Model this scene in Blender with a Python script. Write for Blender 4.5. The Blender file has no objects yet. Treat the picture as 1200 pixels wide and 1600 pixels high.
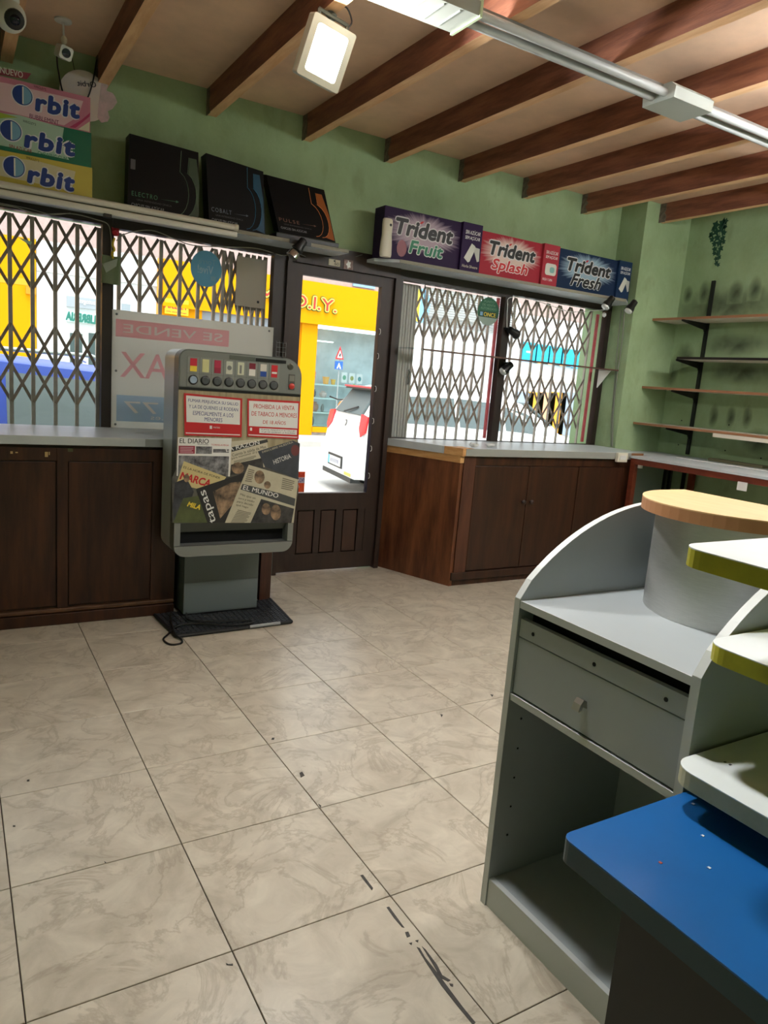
import bpy, bmesh, math, random
from mathutils import Vector, Matrix
random.seed(7)
PI = math.pi
SC = bpy.context.scene
COL = SC.collection

# ------------------------------------------------------------------ camera
CAMR = Matrix(((0.85799, -0.50767, 0.07827), (-0.02407, -0.19193, -0.98111), (0.51311, 0.8399, -0.17689)))
CAMC = Vector((-0.1055, -2.8017, 1.383))
FPX = 1126.0
cd = bpy.data.cameras.new('camera'); cam = bpy.data.objects.new('camera', cd); COL.objects.link(cam)
cd.sensor_fit = 'VERTICAL'; cd.sensor_height = 24.0; cd.lens = FPX * 24.0 / 1600.0
cd.clip_start = 0.02; cd.clip_end = 200
m3 = Matrix((CAMR[0], -CAMR[1], -CAMR[2])).transposed()
cam.matrix_world = Matrix.Translation(CAMC) @ m3.to_4x4()
SC.camera = cam

# ------------------------------------------------------------------ world, sun, exposure
SC.view_settings.view_transform = 'Standard'; SC.view_settings.look = 'None'
SC.view_settings.gamma = 1.0; SC.view_settings.use_curve_mapping = False
SC.view_settings.exposure = 0.1
w = bpy.data.worlds.new('overcast_sky'); SC.world = w; w.use_nodes = True
bg = w.node_tree.nodes['Background']
bg.inputs[0].default_value = (0.86, 0.94, 1.0, 1); bg.inputs[1].default_value = 2.9
sl = bpy.data.lights.new('sun', 'SUN'); sun = bpy.data.objects.new('sun', sl); COL.objects.link(sun)
sl.energy = 5.0; sl.angle = math.radians(25); sl.color = (1.0, 0.97, 0.92)
sun.location = (3, -3, 9)
sun.rotation_euler = Vector((0.10, 0.34, -0.94)).to_track_quat('-Z', 'Y').to_euler()
FLOOD_W = 38.0      # floodlight in view
ADDED_TUBE_L = 72.0       # added unseen twin tubes that lift the right wall and ceiling
FLOOD2_W = 35.0     # unseen added flood, based on the desk shadow, aimed to lift right side

# ------------------------------------------------------------------ helpers
def at(u, v, ax, val):
    d = CAMR.transposed() @ Vector(((u - 600) / FPX, (v - 800) / FPX, 1.0))
    i = 'xyz'.index(ax)
    return CAMC + d * ((val - CAMC[i]) / d[i])

def lin(c):
    if isinstance(c, str):
        c = tuple(int(c[i:i + 2], 16) for i in (0, 2, 4))
    f = lambda s: s / 12.92 if s <= 0.04045 else ((s + 0.055) / 1.055) ** 2.4
    return tuple(f(x / 255.0) for x in c) + (1,)

MATS = {}
def mat(name, color, rough=0.6, metal=0.0, var=0.0, vscale=8.0, bump=0.0, bscale=60.0, stretch=None, color2=None, emit=0.0, coat=0.0, spec=0.5):
    if name in MATS: return MATS[name]
    m = bpy.data.materials.new(name); m.use_nodes = True; MATS[name] = m
    nt = m.node_tree; N = nt.nodes; L = nt.links
    b = N['Principled BSDF']; col = lin(color)
    b.inputs['Base Color'].default_value = col
    b.inputs['Roughness'].default_value = rough; b.inputs['Metallic'].default_value = metal
    b.inputs['Specular IOR Level'].default_value = spec
    if coat: b.inputs['Coat Weight'].default_value = coat
    if var or color2 or bump:
        tc = N.new('ShaderNodeTexCoord'); mp = N.new('ShaderNodeMapping')
        L.new(tc.outputs['Object'], mp.inputs['Vector'])
        if stretch: mp.inputs['Scale'].default_value = stretch
    if var or color2:
        n = N.new('ShaderNodeTexNoise'); n.inputs['Scale'].default_value = vscale
        n.inputs['Detail'].default_value = 6; n.inputs['Roughness'].default_value = 0.62
        L.new(mp.outputs[0], n.inputs['Vector'])
        r = N.new('ShaderNodeValToRGB'); r.color_ramp.elements[0].position = 0.36; r.color_ramp.elements[1].position = 0.66
        if color2:
            c2 = lin(color2)
        else:
            c2 = tuple(min(1, x * (1 + var)) for x in col[:3]) + (1,)
            col = tuple(x * (1 - var) for x in col[:3]) + (1,)
        r.color_ramp.elements[0].color = col; r.color_ramp.elements[1].color = c2
        L.new(n.outputs['Fac'], r.inputs['Fac']); L.new(r.outputs['Color'], b.inputs['Base Color'])
    if bump:
        n2 = N.new('ShaderNodeTexNoise'); n2.inputs['Scale'].default_value = bscale; n2.inputs['Detail'].default_value = 4
        L.new(mp.outputs[0], n2.inputs['Vector'])
        bp = N.new('ShaderNodeBump'); bp.inputs['Strength'].default_value = bump; bp.inputs['Distance'].default_value = 0.01
        L.new(n2.outputs['Fac'], bp.inputs['Height']); L.new(bp.outputs['Normal'], b.inputs['Normal'])
    if emit:
        b.inputs['Emission Color'].default_value = lin(color); b.inputs['Emission Strength'].default_value = emit
    return m

def glass_mat(name, tint=(1, 1, 1), gloss=0.06, rough=0.02):
    if name in MATS: return MATS[name]
    m = bpy.data.materials.new(name); m.use_nodes = True; MATS[name] = m
    nt = m.node_tree; N = nt.nodes; L = nt.links; N.remove(N['Principled BSDF'])
    t = N.new('ShaderNodeBsdfTransparent'); t.inputs[0].default_value = (*tint, 1)
    g = N.new('ShaderNodeBsdfGlossy'); g.inputs['Roughness'].default_value = rough
    fr = N.new('ShaderNodeFresnel'); fr.inputs[0].default_value = 1.3
    mx = N.new('ShaderNodeMixShader'); L.new(fr.outputs[0], mx.inputs[0]); L.new(t.outputs[0], mx.inputs[1]); L.new(g.outputs[0], mx.inputs[2])
    L.new(mx.outputs[0], N['Material Output'].inputs[0])
    return m

def paper_mat(name, color, trans=0.5):
    if name in MATS: return MATS[name]
    m = bpy.data.materials.new(name); m.use_nodes = True; MATS[name] = m
    nt = m.node_tree; N = nt.nodes; L = nt.links; N.remove(N['Principled BSDF'])
    a = N.new('ShaderNodeBsdfDiffuse'); b = N.new('ShaderNodeBsdfTranslucent')
    a.inputs[0].default_value = lin(color); b.inputs[0].default_value = lin(color)
    mx = N.new('ShaderNodeMixShader'); mx.inputs[0].default_value = trans
    L.new(a.outputs[0], mx.inputs[1]); L.new(b.outputs[0], mx.inputs[2]); L.new(mx.outputs[0], N['Material Output'].inputs[0])
    return m

def link(name, me, m, parent=None):
    o = bpy.data.objects.new(name, me); COL.objects.link(o)
    for k in (m if isinstance(m, (list, tuple)) else [m]):
        if k is not None: me.materials.append(k)
    if parent is not None: setparent(o, parent)
    return o

def wloc(o):
    return o['_w'] if '_w' in o.keys() else tuple(o.location)

def setparent(o, p):
    o.parent = p
    o.matrix_parent_inverse = world_of(p).inverted()

def world_of(p):
    mw = Matrix.LocRotScale(p.location, p.rotation_euler, p.scale)
    if p.parent is not None:
        mw = world_of(p.parent) @ p.matrix_parent_inverse @ mw
    return mw

def obj(name, bm, m, parent=None, smooth=False):
    """world-space bmesh -> one mesh object with its origin at its middle"""
    me = bpy.data.meshes.new(name)
    if bm.verts:
        xs = [v.co.copy() for v in bm.verts]
        lo = Vector((min(v.x for v in xs), min(v.y for v in xs), min(v.z for v in xs)))
        hi = Vector((max(v.x for v in xs), max(v.y for v in xs), max(v.z for v in xs)))
        c = (lo + hi) / 2
        bmesh.ops.translate(bm, verts=bm.verts, vec=-c)
    else: c = Vector()
    bmesh.ops.recalc_face_normals(bm, faces=bm.faces)
    bm.to_mesh(me); bm.free()
    if smooth:
        for p in me.polygons: p.use_smooth = True
        if smooth != 'all': me.set_sharp_from_angle(angle=math.radians(40))
    o = link(name, me, m); o.location = c
    if parent is not None: setparent(o, parent)
    return o

def thing(name, label, cat, loc, group=None):
    o = bpy.data.objects.new(name, None); COL.objects.link(o); o.location = loc
    o.empty_display_size = 0.1
    return tag(o, label, cat, group)

def tag(o, label, cat, group=None, kind=None):
    o['label'] = label
    if cat: o['category'] = cat
    if group: o['group'] = group
    if kind: o['kind'] = kind
    return o

def struct(o, label=None):
    o['kind'] = 'structure'
    if label: o['label'] = label
    return o

def B(): return bmesh.new()

def box(bm, x0, x1, y0, y1, z0, z1, bev=0.0, seg=2):
    vs = [bm.verts.new(p) for p in ((x0, y0, z0), (x1, y0, z0), (x1, y1, z0), (x0, y1, z0), (x0, y0, z1), (x1, y0, z1), (x1, y1, z1), (x0, y1, z1))]
    fs = [bm.faces.new([vs[i] for i in f]) for f in ((3, 2, 1, 0), (4, 5, 6, 7), (0, 1, 5, 4), (1, 2, 6, 5), (2, 3, 7, 6), (3, 0, 4, 7))]
    if bev:
        es = list({e for f in fs for e in f.edges})
        bmesh.ops.bevel(bm, geom=es, offset=bev, segments=seg, affect='EDGES', profile=0.5)
    return bm

def bx(*a, **k): return box(B(), *a, **k)

def prism(bm, pts, vec):
    """polygon (3D points) extruded along vec"""
    v = Vector(vec)
    a = [bm.verts.new(p) for p in pts]; b = [bm.verts.new(Vector(p) + v) for p in pts]
    n = len(pts)
    bm.faces.new(a); bm.faces.new(list(reversed(b)))
    for i in range(n): bm.faces.new((a[i], b[i], b[(i + 1) % n], a[(i + 1) % n]))
    return bm

def hexa(bm, f, bk):
    """front four corners and back four corners (TL TR BR BL)"""
    v = [bm.verts.new(p) for p in list(f) + list(bk)]
    for q in ((0, 1, 2, 3), (7, 6, 5, 4), (0, 4, 5, 1), (1, 5, 6, 2), (2, 6, 7, 3), (3, 7, 4, 0)): bm.faces.new([v[i] for i in q])
    return bm

def tube(bm, pts, r, n=8, r1=None):
    pts = [Vector(p) for p in pts]; rings = []; m = len(pts); up = None
    for i, p in enumerate(pts):
        t = (pts[min(i + 1, m - 1)] - pts[max(i - 1, 0)]).normalized()
        if up is None:
            up = Vector((0, 0, 1)) if abs(t.z) < 0.9 else Vector((1, 0, 0))
        s = t.cross(up).normalized(); up = s.cross(t).normalized()
        rr = r if r1 is None else r + (r1 - r) * i / max(1, m - 1)
        rings.append([bm.verts.new(p + s * (rr * math.cos(2 * PI * k / n)) + up * (rr * math.sin(2 * PI * k / n))) for k in range(n)])
    for a, b in zip(rings, rings[1:]):
        for k in range(n): bm.faces.new((a[k], a[(k + 1) % n], b[(k + 1) % n], b[k]))
    bm.faces.new(list(reversed(rings[0]))); bm.faces.new(rings[-1])
    return bm

def spline(pts, k=6):
    """Catmull-Rom through points"""
    P = [Vector(p) for p in pts]; out = []
    for i in range(len(P) - 1):
        a, b, c, d = P[max(i - 1, 0)], P[i], P[i + 1], P[min(i + 2, len(P) - 1)]
        for j in range(k):
            t = j / k
            out.append(0.5 * ((2 * b) + (c - a) * t + (2 * a - 5 * b + 4 * c - d) * t * t + (3 * b - 3 * c + d - a) * t ** 3))
    out.append(P[-1]); return out

def lathe(bm, prof, c, axis=(0, 0, 1), n=20):
    """profile [(radius, height)] around axis through c"""
    a = Vector(axis).normalized(); q = Vector((0, 0, 1)).rotation_difference(a); c = Vector(c); rings = []
    for r, h in prof:
        rings.append([bm.verts.new(c + q @ Vector((r * math.cos(2 * PI * k / n), r * math.sin(2 * PI * k / n), h))) for k in range(n)])
    for A, D in zip(rings, rings[1:]):
        for k in range(n): bm.faces.new((A[k], A[(k + 1) % n], D[(k + 1) % n], D[k]))
    bm.faces.new(list(reversed(rings[0]))); bm.faces.new(rings[-1])
    return bm

def rrect(x0, x1, z0, z1, r, n=5, rs=None):
    """rounded rectangle outline in 2D, rs = radii BL BR TR TL"""
    rs = rs or (r, r, r, r); out = []
    for (cx, cz, a0), rr in zip(((x0, z0, 180), (x1, z0, 270), (x1, z1, 0), (x0, z1, 90)), rs):
        sx = 1 if cx == x0 else -1; sz = 1 if cz == z0 else -1
        for k in range(n + 1):
            a = math.radians(a0 + 90 * k / n)
            out.append((cx + sx * rr + rr * math.cos(a), cz + sz * rr + rr * math.sin(a)))
            if rr == 0: break
    return out

class Plane:
    """a printed surface: origin, right and up vectors; out = towards the viewer"""
    def __init__(s, o, ux, uz):
        s.o = Vector(o); s.ux = Vector(ux).normalized(); s.uz = Vector(uz).normalized(); s.n = s.ux.cross(s.uz).normalized()
    def p(s, a, b, d=0.0): return s.o + s.ux * a + s.uz * b + s.n * d
    def ab(s, q):
        q = Vector(q) - s.o
        return q.dot(s.ux), q.dot(s.uz)
    def px(s, u, v):
        d = CAMR.transposed() @ Vector(((u - 600) / FPX, (v - 800) / FPX, 1.0))
        t = (s.o - CAMC).dot(s.n) / d.dot(s.n)
        return s.ab(CAMC + d * t)

def sheet(pl, pts, d, th=0.0006):
    return prism(B(), [pl.p(a, b, d) for a, b in pts], pl.n * th)

def sheetpx(pl, pts, d, th=0.0006):
    return sheet(pl, [pl.px(*q) for q in pts], d, th)

_txt = {}
def text_mesh(body, shear=0.0, bold=0.0, outline=0.0, spacing=1.0):
    key = (body, shear, bold, outline, spacing)
    if key in _txt: return _txt[key]
    cu = bpy.data.curves.new('t', 'FONT'); cu.body = body; cu.size = 1.0; cu.shear = shear; cu.offset = bold; cu.resolution_u = 3
    cu.align_x = 'CENTER'; cu.space_character = spacing; cu.extrude = 0.0
    o = bpy.data.objects.new('t', cu); COL.objects.link(o)
    dg = bpy.context.evaluated_depsgraph_get(); dg.update()
    me = bpy.data.meshes.new_from_object(o.evaluated_get(dg))
    bpy.data.objects.remove(o); bpy.data.curves.remove(cu)
    vs = [v.co.copy() for v in me.vertices]; fs = [list(p.vertices) for p in me.polygons]
    bpy.data.meshes.remove(me)
    _txt[key] = (vs, fs); return _txt[key]

def letters(pl, body, a0, a1, b0, b1, m, parent, d=0.001, shear=0.0, bold=0.02, rot=0.0, mirror=False, name='lettering', spacing=1.0, uneven=None, th=0.0004):
    """text filling the rectangle a0..a1 x b0..b1 of the plane (rot about its centre)"""
    vs, fs = text_mesh(body, shear, 0.0, 0, spacing)
    if not vs: return None
    x0 = min(v.x for v in vs); x1 = max(v.x for v in vs); y0 = min(v.y for v in vs); y1 = max(v.y for v in vs)
    w, h = a1 - a0, b1 - b0; cx, cy = (a0 + a1) / 2, (b0 + b1) / 2; c, s = math.cos(rot), math.sin(rot)
    bm = B(); k = bold * h / max(y1 - y0, .01) * .8
    if k <= 0: offs = [(0, 0)]
    elif bold <= .03: offs = [(-k / 2, 0), (k / 2, 0)]
    else: offs = [(-k, 0), (k, 0), (0, k), (0, -k), (-k * .7, k * .7), (k * .7, k * .7), (-k * .7, -k * .7), (k * .7, -k * .7)]
    for q, (ox, oy) in enumerate(offs):          # weight by overprinting
        nv = []
        for v in vs:
            x = ((v.x - x0) / (x1 - x0) - 0.5) * (w - 2 * k) + ox; y = ((v.y - y0) / (y1 - y0) - 0.5) * (h - (2 * k if bold > .03 else 0)) + oy
            if mirror: x = -x
            nv.append(bm.verts.new(pl.p(cx + x * c - y * s, cy + x * s + y * c, d + th * .02 * q)))
        for f in fs:
            try: bm.faces.new([nv[i] for i in f])
            except ValueError: pass
    if th >= .002:
        r = bmesh.ops.extrude_face_region(bm, geom=bm.faces[:])
        bmesh.ops.translate(bm, verts=[v for v in r['geom'] if isinstance(v, bmesh.types.BMVert)], vec=pl.n * th)
    return obj(name, bm, m, parent)

def letterspx(pl, body, u0, v0, u1, v1, hpx, m, parent, **k):
    """text whose baseline middle-line runs from pixel (u0,v0) to (u1,v1), hpx tall"""
    p, q = pl.px(u0, v0), pl.px(u1, v1); r = pl.px((u0 + u1) / 2, (v0 + v1) / 2 - hpx / 2); t = pl.px((u0 + u1) / 2, (v0 + v1) / 2 + hpx / 2)
    wd = math.hypot(q[0] - p[0], q[1] - p[1]); h = math.hypot(r[0] - t[0], r[1] - t[1])
    cx, cy = (p[0] + q[0]) / 2, (p[1] + q[1]) / 2
    ang = math.atan2(q[1] - p[1], q[0] - p[0])
    return letters(pl, body, cx - wd / 2, cx + wd / 2, cy - h / 2, cy + h / 2, m, parent, rot=ang, **k)

# ------------------------------------------------------------------ materials
M = {}
def wall_paint():
    m = bpy.data.materials.new('green_wall_paint'); m.use_nodes = True
    nt = m.node_tree; N = nt.nodes; L = nt.links; b = N['Principled BSDF']; b.inputs['Roughness'].default_value = 0.75
    g = N.new('ShaderNodeNewGeometry')
    n1 = N.new('ShaderNodeTexNoise'); n1.inputs['Scale'].default_value = 2.2; n1.inputs['Detail'].default_value = 7; n1.inputs['Roughness'].default_value = 0.65
    mp = N.new('ShaderNodeMapping'); mp.inputs['Scale'].default_value = (1.2, 1.2, 0.9)
    L.new(g.outputs['Position'], mp.inputs['Vector']); L.new(mp.outputs[0], n1.inputs['Vector'])
    r = N.new('ShaderNodeValToRGB'); e = r.color_ramp.elements
    e[0].position = 0.3; e[0].color = lin((138, 160, 118)); e[1].position = 0.65; e[1].color = lin((160, 184, 142))
    L.new(n1.outputs['Fac'], r.inputs['Fac'])
    n2 = N.new('ShaderNodeTexNoise'); n2.inputs['Scale'].default_value = 7; n2.inputs['Detail'].default_value = 5
    mp2 = N.new('ShaderNodeMapping'); mp2.inputs['Scale'].default_value = (1, 1, 0.55)
    L.new(g.outputs['Position'], mp2.inputs['Vector']); L.new(mp2.outputs[0], n2.inputs['Vector'])
    r2 = N.new('ShaderNodeValToRGB'); r2.color_ramp.elements[0].position = 0.6; r2.color_ramp.elements[0].color = (0, 0, 0, 1); r2.color_ramp.elements[1].position = 0.74; r2.color_ramp.elements[1].color = (0.35, 0.35, 0.35, 1)
    L.new(n2.outputs['Fac'], r2.inputs['Fac'])
    mx = N.new('ShaderNodeMix'); mx.data_type = 'RGBA'; mx.inputs[7].default_value = lin((112, 122, 88))
    L.new(r2.outputs['Color'], mx.inputs[0]); L.new(r.outputs['Color'], mx.inputs[6]); L.new(mx.outputs[2], b.inputs['Base Color'])
    bp = N.new('ShaderNodeBump'); bp.inputs['Strength'].default_value = 0.25; bp.inputs['Distance'].default_value = 0.01
    n3 = N.new('ShaderNodeTexNoise'); n3.inputs['Scale'].default_value = 25; n3.inputs['Detail'].default_value = 4
    L.new(g.outputs['Position'], n3.inputs['Vector']); L.new(n3.outputs['Fac'], bp.inputs['Height']); L.new(bp.outputs['Normal'], b.inputs['Normal'])
    return m
M['wall'] = wall_paint()

def tile_mat():
    m = bpy.data.materials.new('beige_marbled_tile'); m.use_nodes = True
    nt = m.node_tree; N = nt.nodes; L = nt.links; b = N['Principled BSDF']
    tc = N.new('ShaderNodeTexCoord'); oi = N.new('ShaderNodeObjectInfo')
    off = N.new('ShaderNodeVectorMath'); off.operation = 'SCALE'; off.inputs['Scale'].default_value = 1.0
    cx = N.new('ShaderNodeCombineXYZ'); mu = N.new('ShaderNodeMath'); mu.operation = 'MULTIPLY'; mu.inputs[1].default_value = 37.0
    L.new(oi.outputs['Random'], mu.inputs[0]); L.new(mu.outputs[0], cx.inputs[0]); L.new(mu.outputs[0], cx.inputs[1])
    ad = N.new('ShaderNodeVectorMath'); ad.operation = 'ADD'
    L.new(tc.outputs['Object'], ad.inputs[0]); L.new(cx.outputs[0], ad.inputs[1])
    # broad clouds
    n1 = N.new('ShaderNodeTexNoise'); n1.inputs['Scale'].default_value = 7; n1.inputs['Detail'].default_value = 8; n1.inputs['Roughness'].default_value = 0.6; n1.inputs['Distortion'].default_value = 0.8
    L.new(ad.outputs[0], n1.inputs['Vector'])
    r1 = N.new('ShaderNodeValToRGB'); e = r1.color_ramp.elements
    e[0].position = 0.3; e[0].color = lin((167, 157, 140)); e[1].position = 0.68; e[1].color = lin((199, 190, 172))
    L.new(n1.outputs['Fac'], r1.inputs['Fac'])
    # veins
    n2 = N.new('ShaderNodeTexNoise'); n2.inputs['Scale'].default_value = 3.4; n2.inputs['Detail'].default_value = 9; n2.inputs['Roughness'].default_value = .62; n2.inputs['Distortion'].default_value = .9
    L.new(ad.outputs[0], n2.inputs['Vector'])
    s = N.new('ShaderNodeMath'); s.operation = 'SUBTRACT'; s.inputs[1].default_value = 0.5; L.new(n2.outputs['Fac'], s.inputs[0])
    a = N.new('ShaderNodeMath'); a.operation = 'ABSOLUTE'; L.new(s.outputs[0], a.inputs[0])
    r2 = N.new('ShaderNodeValToRGB'); r2.color_ramp.elements[0].position = 0.0; r2.color_ramp.elements[0].color = (0.40, 0.40, 0.40, 1); r2.color_ramp.elements[1].position = 0.03; r2.color_ramp.elements[1].color = (0, 0, 0, 1)
    L.new(a.outputs[0], r2.inputs['Fac'])
    mx = N.new('ShaderNodeMix'); mx.data_type = 'RGBA'; mx.inputs[7].default_value = lin((132, 118, 100))
    L.new(r2.outputs['Color'], mx.inputs[0]); L.new(r1.outputs['Color'], mx.inputs[6]); L.new(mx.outputs[2], b.inputs['Base Color'])
    n3 = N.new('ShaderNodeTexNoise'); n3.inputs['Scale'].default_value = 14; n3.inputs['Detail'].default_value = 6; n3.inputs['Distortion'].default_value = 1.2
    L.new(ad.outputs[0], n3.inputs['Vector'])
    bp = N.new('ShaderNodeBump'); bp.inputs['Strength'].default_value = 0.18; bp.inputs['Distance'].default_value = 0.004
    L.new(n3.outputs['Fac'], bp.inputs['Height']); L.new(bp.outputs['Normal'], b.inputs['Normal'])
    b.inputs['Roughness'].default_value = 0.33; b.inputs['Specular IOR Level'].default_value = 0.4
    return m
M['tile'] = tile_mat()
M['grout'] = mat('dark_grout', (62, 50, 44), 0.9)
M['ceil'] = mat('tan_ceiling_board', (232, 198, 168), 0.7, var=0.13, vscale=1.7, bump=0.1, bscale=9)
M['joist'] = mat('brown_stained_joist', (112, 66, 50), 0.6, color2=(156, 100, 74), vscale=4, stretch=(6, 0.7, 6), bump=0.2, bscale=40)
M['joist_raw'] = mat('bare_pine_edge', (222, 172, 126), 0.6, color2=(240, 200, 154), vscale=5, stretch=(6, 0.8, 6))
M['plaster'] = mat('grey_mortar', (112, 104, 92), 0.9, var=0.35, vscale=30)
M['darkwood'] = mat('dark_brown_panel', (40, 21, 13), 0.42, color2=(74, 42, 24), vscale=3.0, stretch=(5, 5, 0.6), spec=0.4)
M['midwood'] = mat('worn_brown_panel', (74, 38, 22), 0.4, color2=(128, 78, 46), vscale=3.2, stretch=(4, 4, 0.6), spec=0.5)
M['frame'] = mat('dark_painted_frame', (38, 27, 22), 0.45, var=0.2, vscale=6)
M['doorwood'] = mat('near_black_door', (42, 28, 22), 0.5, color2=(54, 36, 29), vscale=4, stretch=(5, 5, .7))
M['pine'] = mat('bare_pine', (196, 142, 84), 0.6, color2=(216, 168, 108), vscale=8, stretch=(1, 1, 5))
M['white_top'] = mat('pale_laminate_top', (196, 203, 206), 0.32, var=0.05, vscale=5)
M['white'] = mat('white_plastic', (225, 226, 222), 0.45)
M['cream'] = mat('cream_plastic', (214, 208, 190), 0.5)
M['offwhite_tube'] = mat('offwhite_batten', (214, 211, 200), 0.35)
M['black'] = mat('black_plastic', (16, 16, 17), 0.4)
M['blackbox'] = mat('glossy_black_card', (10, 10, 12), 0.5, spec=.2)
M['hole'] = mat('black_void', (6, 6, 6), 0.9)
M['steel'] = mat('steel', (150, 150, 150), 0.3, 0.9)
M['grille'] = mat('grey_grille_steel', (150, 142, 134), 0.45, 0.1, color2=(178, 168, 160), vscale=6)
M['grille_dark'] = mat('dark_grille_lath', (122, 110, 102), 0.5, 0.1, color2=(148, 130, 118), vscale=9)
M['unit'] = mat('grey_laminate', (158, 165, 167), 0.5, var=0.03, vscale=3)
M['unit_edge'] = mat('pale_grey_edging', (190, 194, 192), 0.45)
M['brushed'] = mat('brushed_sheet_steel', (196, 196, 194), 0.38, 0.6, var=0.05, vscale=30, stretch=(1, 1, 12))
M['beech'] = mat('beech_top', (206, 172, 124), 0.5, color2=(216, 184, 138), vscale=6, stretch=(6, 1, 1))
M['beech_edge'] = mat('brown_edge_band', (172, 122, 84), 0.45)
M['blue'] = mat('blue_laminate', (20, 92, 158), 0.36, var=0.07, vscale=5)
M['blue_edge'] = mat('dark_teal_edge', (28, 62, 76), 0.45)
M['charcoal'] = mat('charcoal_board', (44, 43, 44), 0.6)
M['board_white'] = mat('white_shelf_top', (214, 220, 219), 0.4, var=0.03, vscale=6)
M['yellow_edge'] = mat('olive_yellow_edge', (168, 164, 36), 0.5, var=0.12, vscale=14)
M['beige_edge'] = mat('beige_edge', (172, 168, 138), 0.55, var=0.1, vscale=12)
M['glass'] = glass_mat('window_glass', (0.97, 0.98, 0.97))
M['red'] = mat('print_red', (190, 34, 38), 0.5)
M['navy'] = mat('print_navy', (38, 52, 120), 0.5)
M['ink'] = mat('print_black', (22, 22, 24), 0.5)
M['paper'] = mat('print_white', (226, 226, 222), 0.55)
M['news'] = mat('newsprint', (196, 188, 164), 0.6)
M['yellow'] = mat('print_yellow', (232, 204, 60), 0.5)
M['green'] = mat('print_green', (28, 118, 84), 0.5)
M['lightblue'] = mat('print_light_blue', (120, 170, 205), 0.45)
M['blueprint'] = mat('print_blue', (30, 70, 150), 0.45)
M['midgrey'] = mat('print_grey', (120, 122, 120), 0.55)

# ------------------------------------------------------------------ room shell
YW, XR, XL, YB, ZC = 1.777, 5.36, -1.35, -4.95, 3.0
bm = bx(XL, XR, YB, YW, -0.12, -0.004); floor = struct(obj('floor', bm, M['grout']), 'floor of square beige marbled tiles with dark joints')
T = 0.45; tile_me = None
for i in range(-3, 12):
    for j in range(-11, 4):
        x0, x1 = i * T + 0.0014, (i + 1) * T - 0.0014; y0, y1 = j * T + 0.0014, (j + 1) * T - 0.0014
        full = True
        if x1 > XR: x1 = XR; full = False
        if y1 > YW: y1 = YW; full = False
        if full and tile_me:
            o = bpy.data.objects.new('tile', tile_me); COL.objects.link(o); o.location = ((x0 + x1) / 2, (y0 + y1) / 2, -0.003); setparent(o, floor)
        else:
            bm = bx(x0, x1, y0, y1, -0.006, 0.0); bmesh.ops.bevel(bm, geom=[e for e in bm.edges if e.verts[0].co.z > -0.001 and e.verts[1].co.z > -0.001], offset=0.0012, segments=1, affect='EDGES')
            o = obj('tile', bm, M['tile'], floor)
            if full: tile_me = o.data
# adhesive stains left on the tiles
stain = mat('old_black_adhesive', (58, 54, 50), 0.7, var=0.3, vscale=40)
def blot(pts, z=0.0003):
    q = [at(u, v, 'z', 0.0) for u, v in pts]
    return prism(B(), [(p.x, p.y, z) for p in q], (0, 0, 0.0008))
for pts in ([(563, 1368), (567, 1367), (583, 1388), (581, 1391), (572, 1380)], [(604, 1418), (608, 1417), (632, 1450), (628, 1449), (615, 1434)],
            [(633, 1457), (638, 1456), (641, 1463), (636, 1465)], [(639, 1474), (644, 1473), (643, 1477)], [(649, 1470), (654, 1469), (653, 1473)],
            [(651, 1480), (656, 1482), (664, 1496), (684, 1521), (706, 1551), (724, 1575), (743, 1598), (739, 1602), (716, 1574), (690, 1541), (668, 1508), (660, 1495)],
            [(659, 1479), (665, 1484), (683, 1508), (691, 1524), (704, 1532), (700, 1534), (688, 1528), (677, 1508)], [(702, 1537), (708, 1538), (708, 1542), (704, 1541)],
            [(468, 1208), (472, 1206), (476, 1212), (470, 1215)], [(353, 1505), (357, 1507), (364, 1506), (364, 1509), (354, 1508)], [(425, 1153), (429, 1153), (428, 1156), (424, 1156)],
            [(688, 1116), (692, 1117), (690, 1121)], [(766, 1085), (771, 1086), (769, 1089)], [(42, 1219), (46, 1218), (46, 1221), (42, 1221)], [(497, 1256), (502, 1259), (501, 1263)], [(20, 1290), (24, 1290), (24, 1292), (20, 1292)], [(163, 1346), (166, 1348), (164, 1349)]):
    obj('stain', blot(pts), stain, floor)

ceiling = struct(obj('ceiling', bx(XL, XR, YB, YW + 0.3, ZC, ZC + 0.12), M['ceil']), 'tan ceiling boards between brown joists')
for k, xj in enumerate([-1.08, -0.46, 0.158, 0.625, 1.242, 1.861, 2.470, 3.097, 3.703, 4.335, 4.957]):
    y1 = YW if xj < 4.9 else 1.51
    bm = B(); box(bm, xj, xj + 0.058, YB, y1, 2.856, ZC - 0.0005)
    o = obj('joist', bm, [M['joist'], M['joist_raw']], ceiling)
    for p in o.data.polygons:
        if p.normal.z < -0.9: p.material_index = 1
    # mortar smeared round the beam end
    bm = B(); random.seed(k); n = 7
    pts = [(xj - 0.003, y1 - 0.001, 2.85), (xj - 0.003, y1 - 0.001, 2.998)]
    for s in range(n): pts.append((xj - 0.003, y1 - 0.045 - 0.03 * random.random(), 2.995 - (0.145) * s / (n - 1)))
    prism(bm, pts, (0.003, 0, 0))
    obj('mortar', bm, M['plaster'], ceiling)

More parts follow.
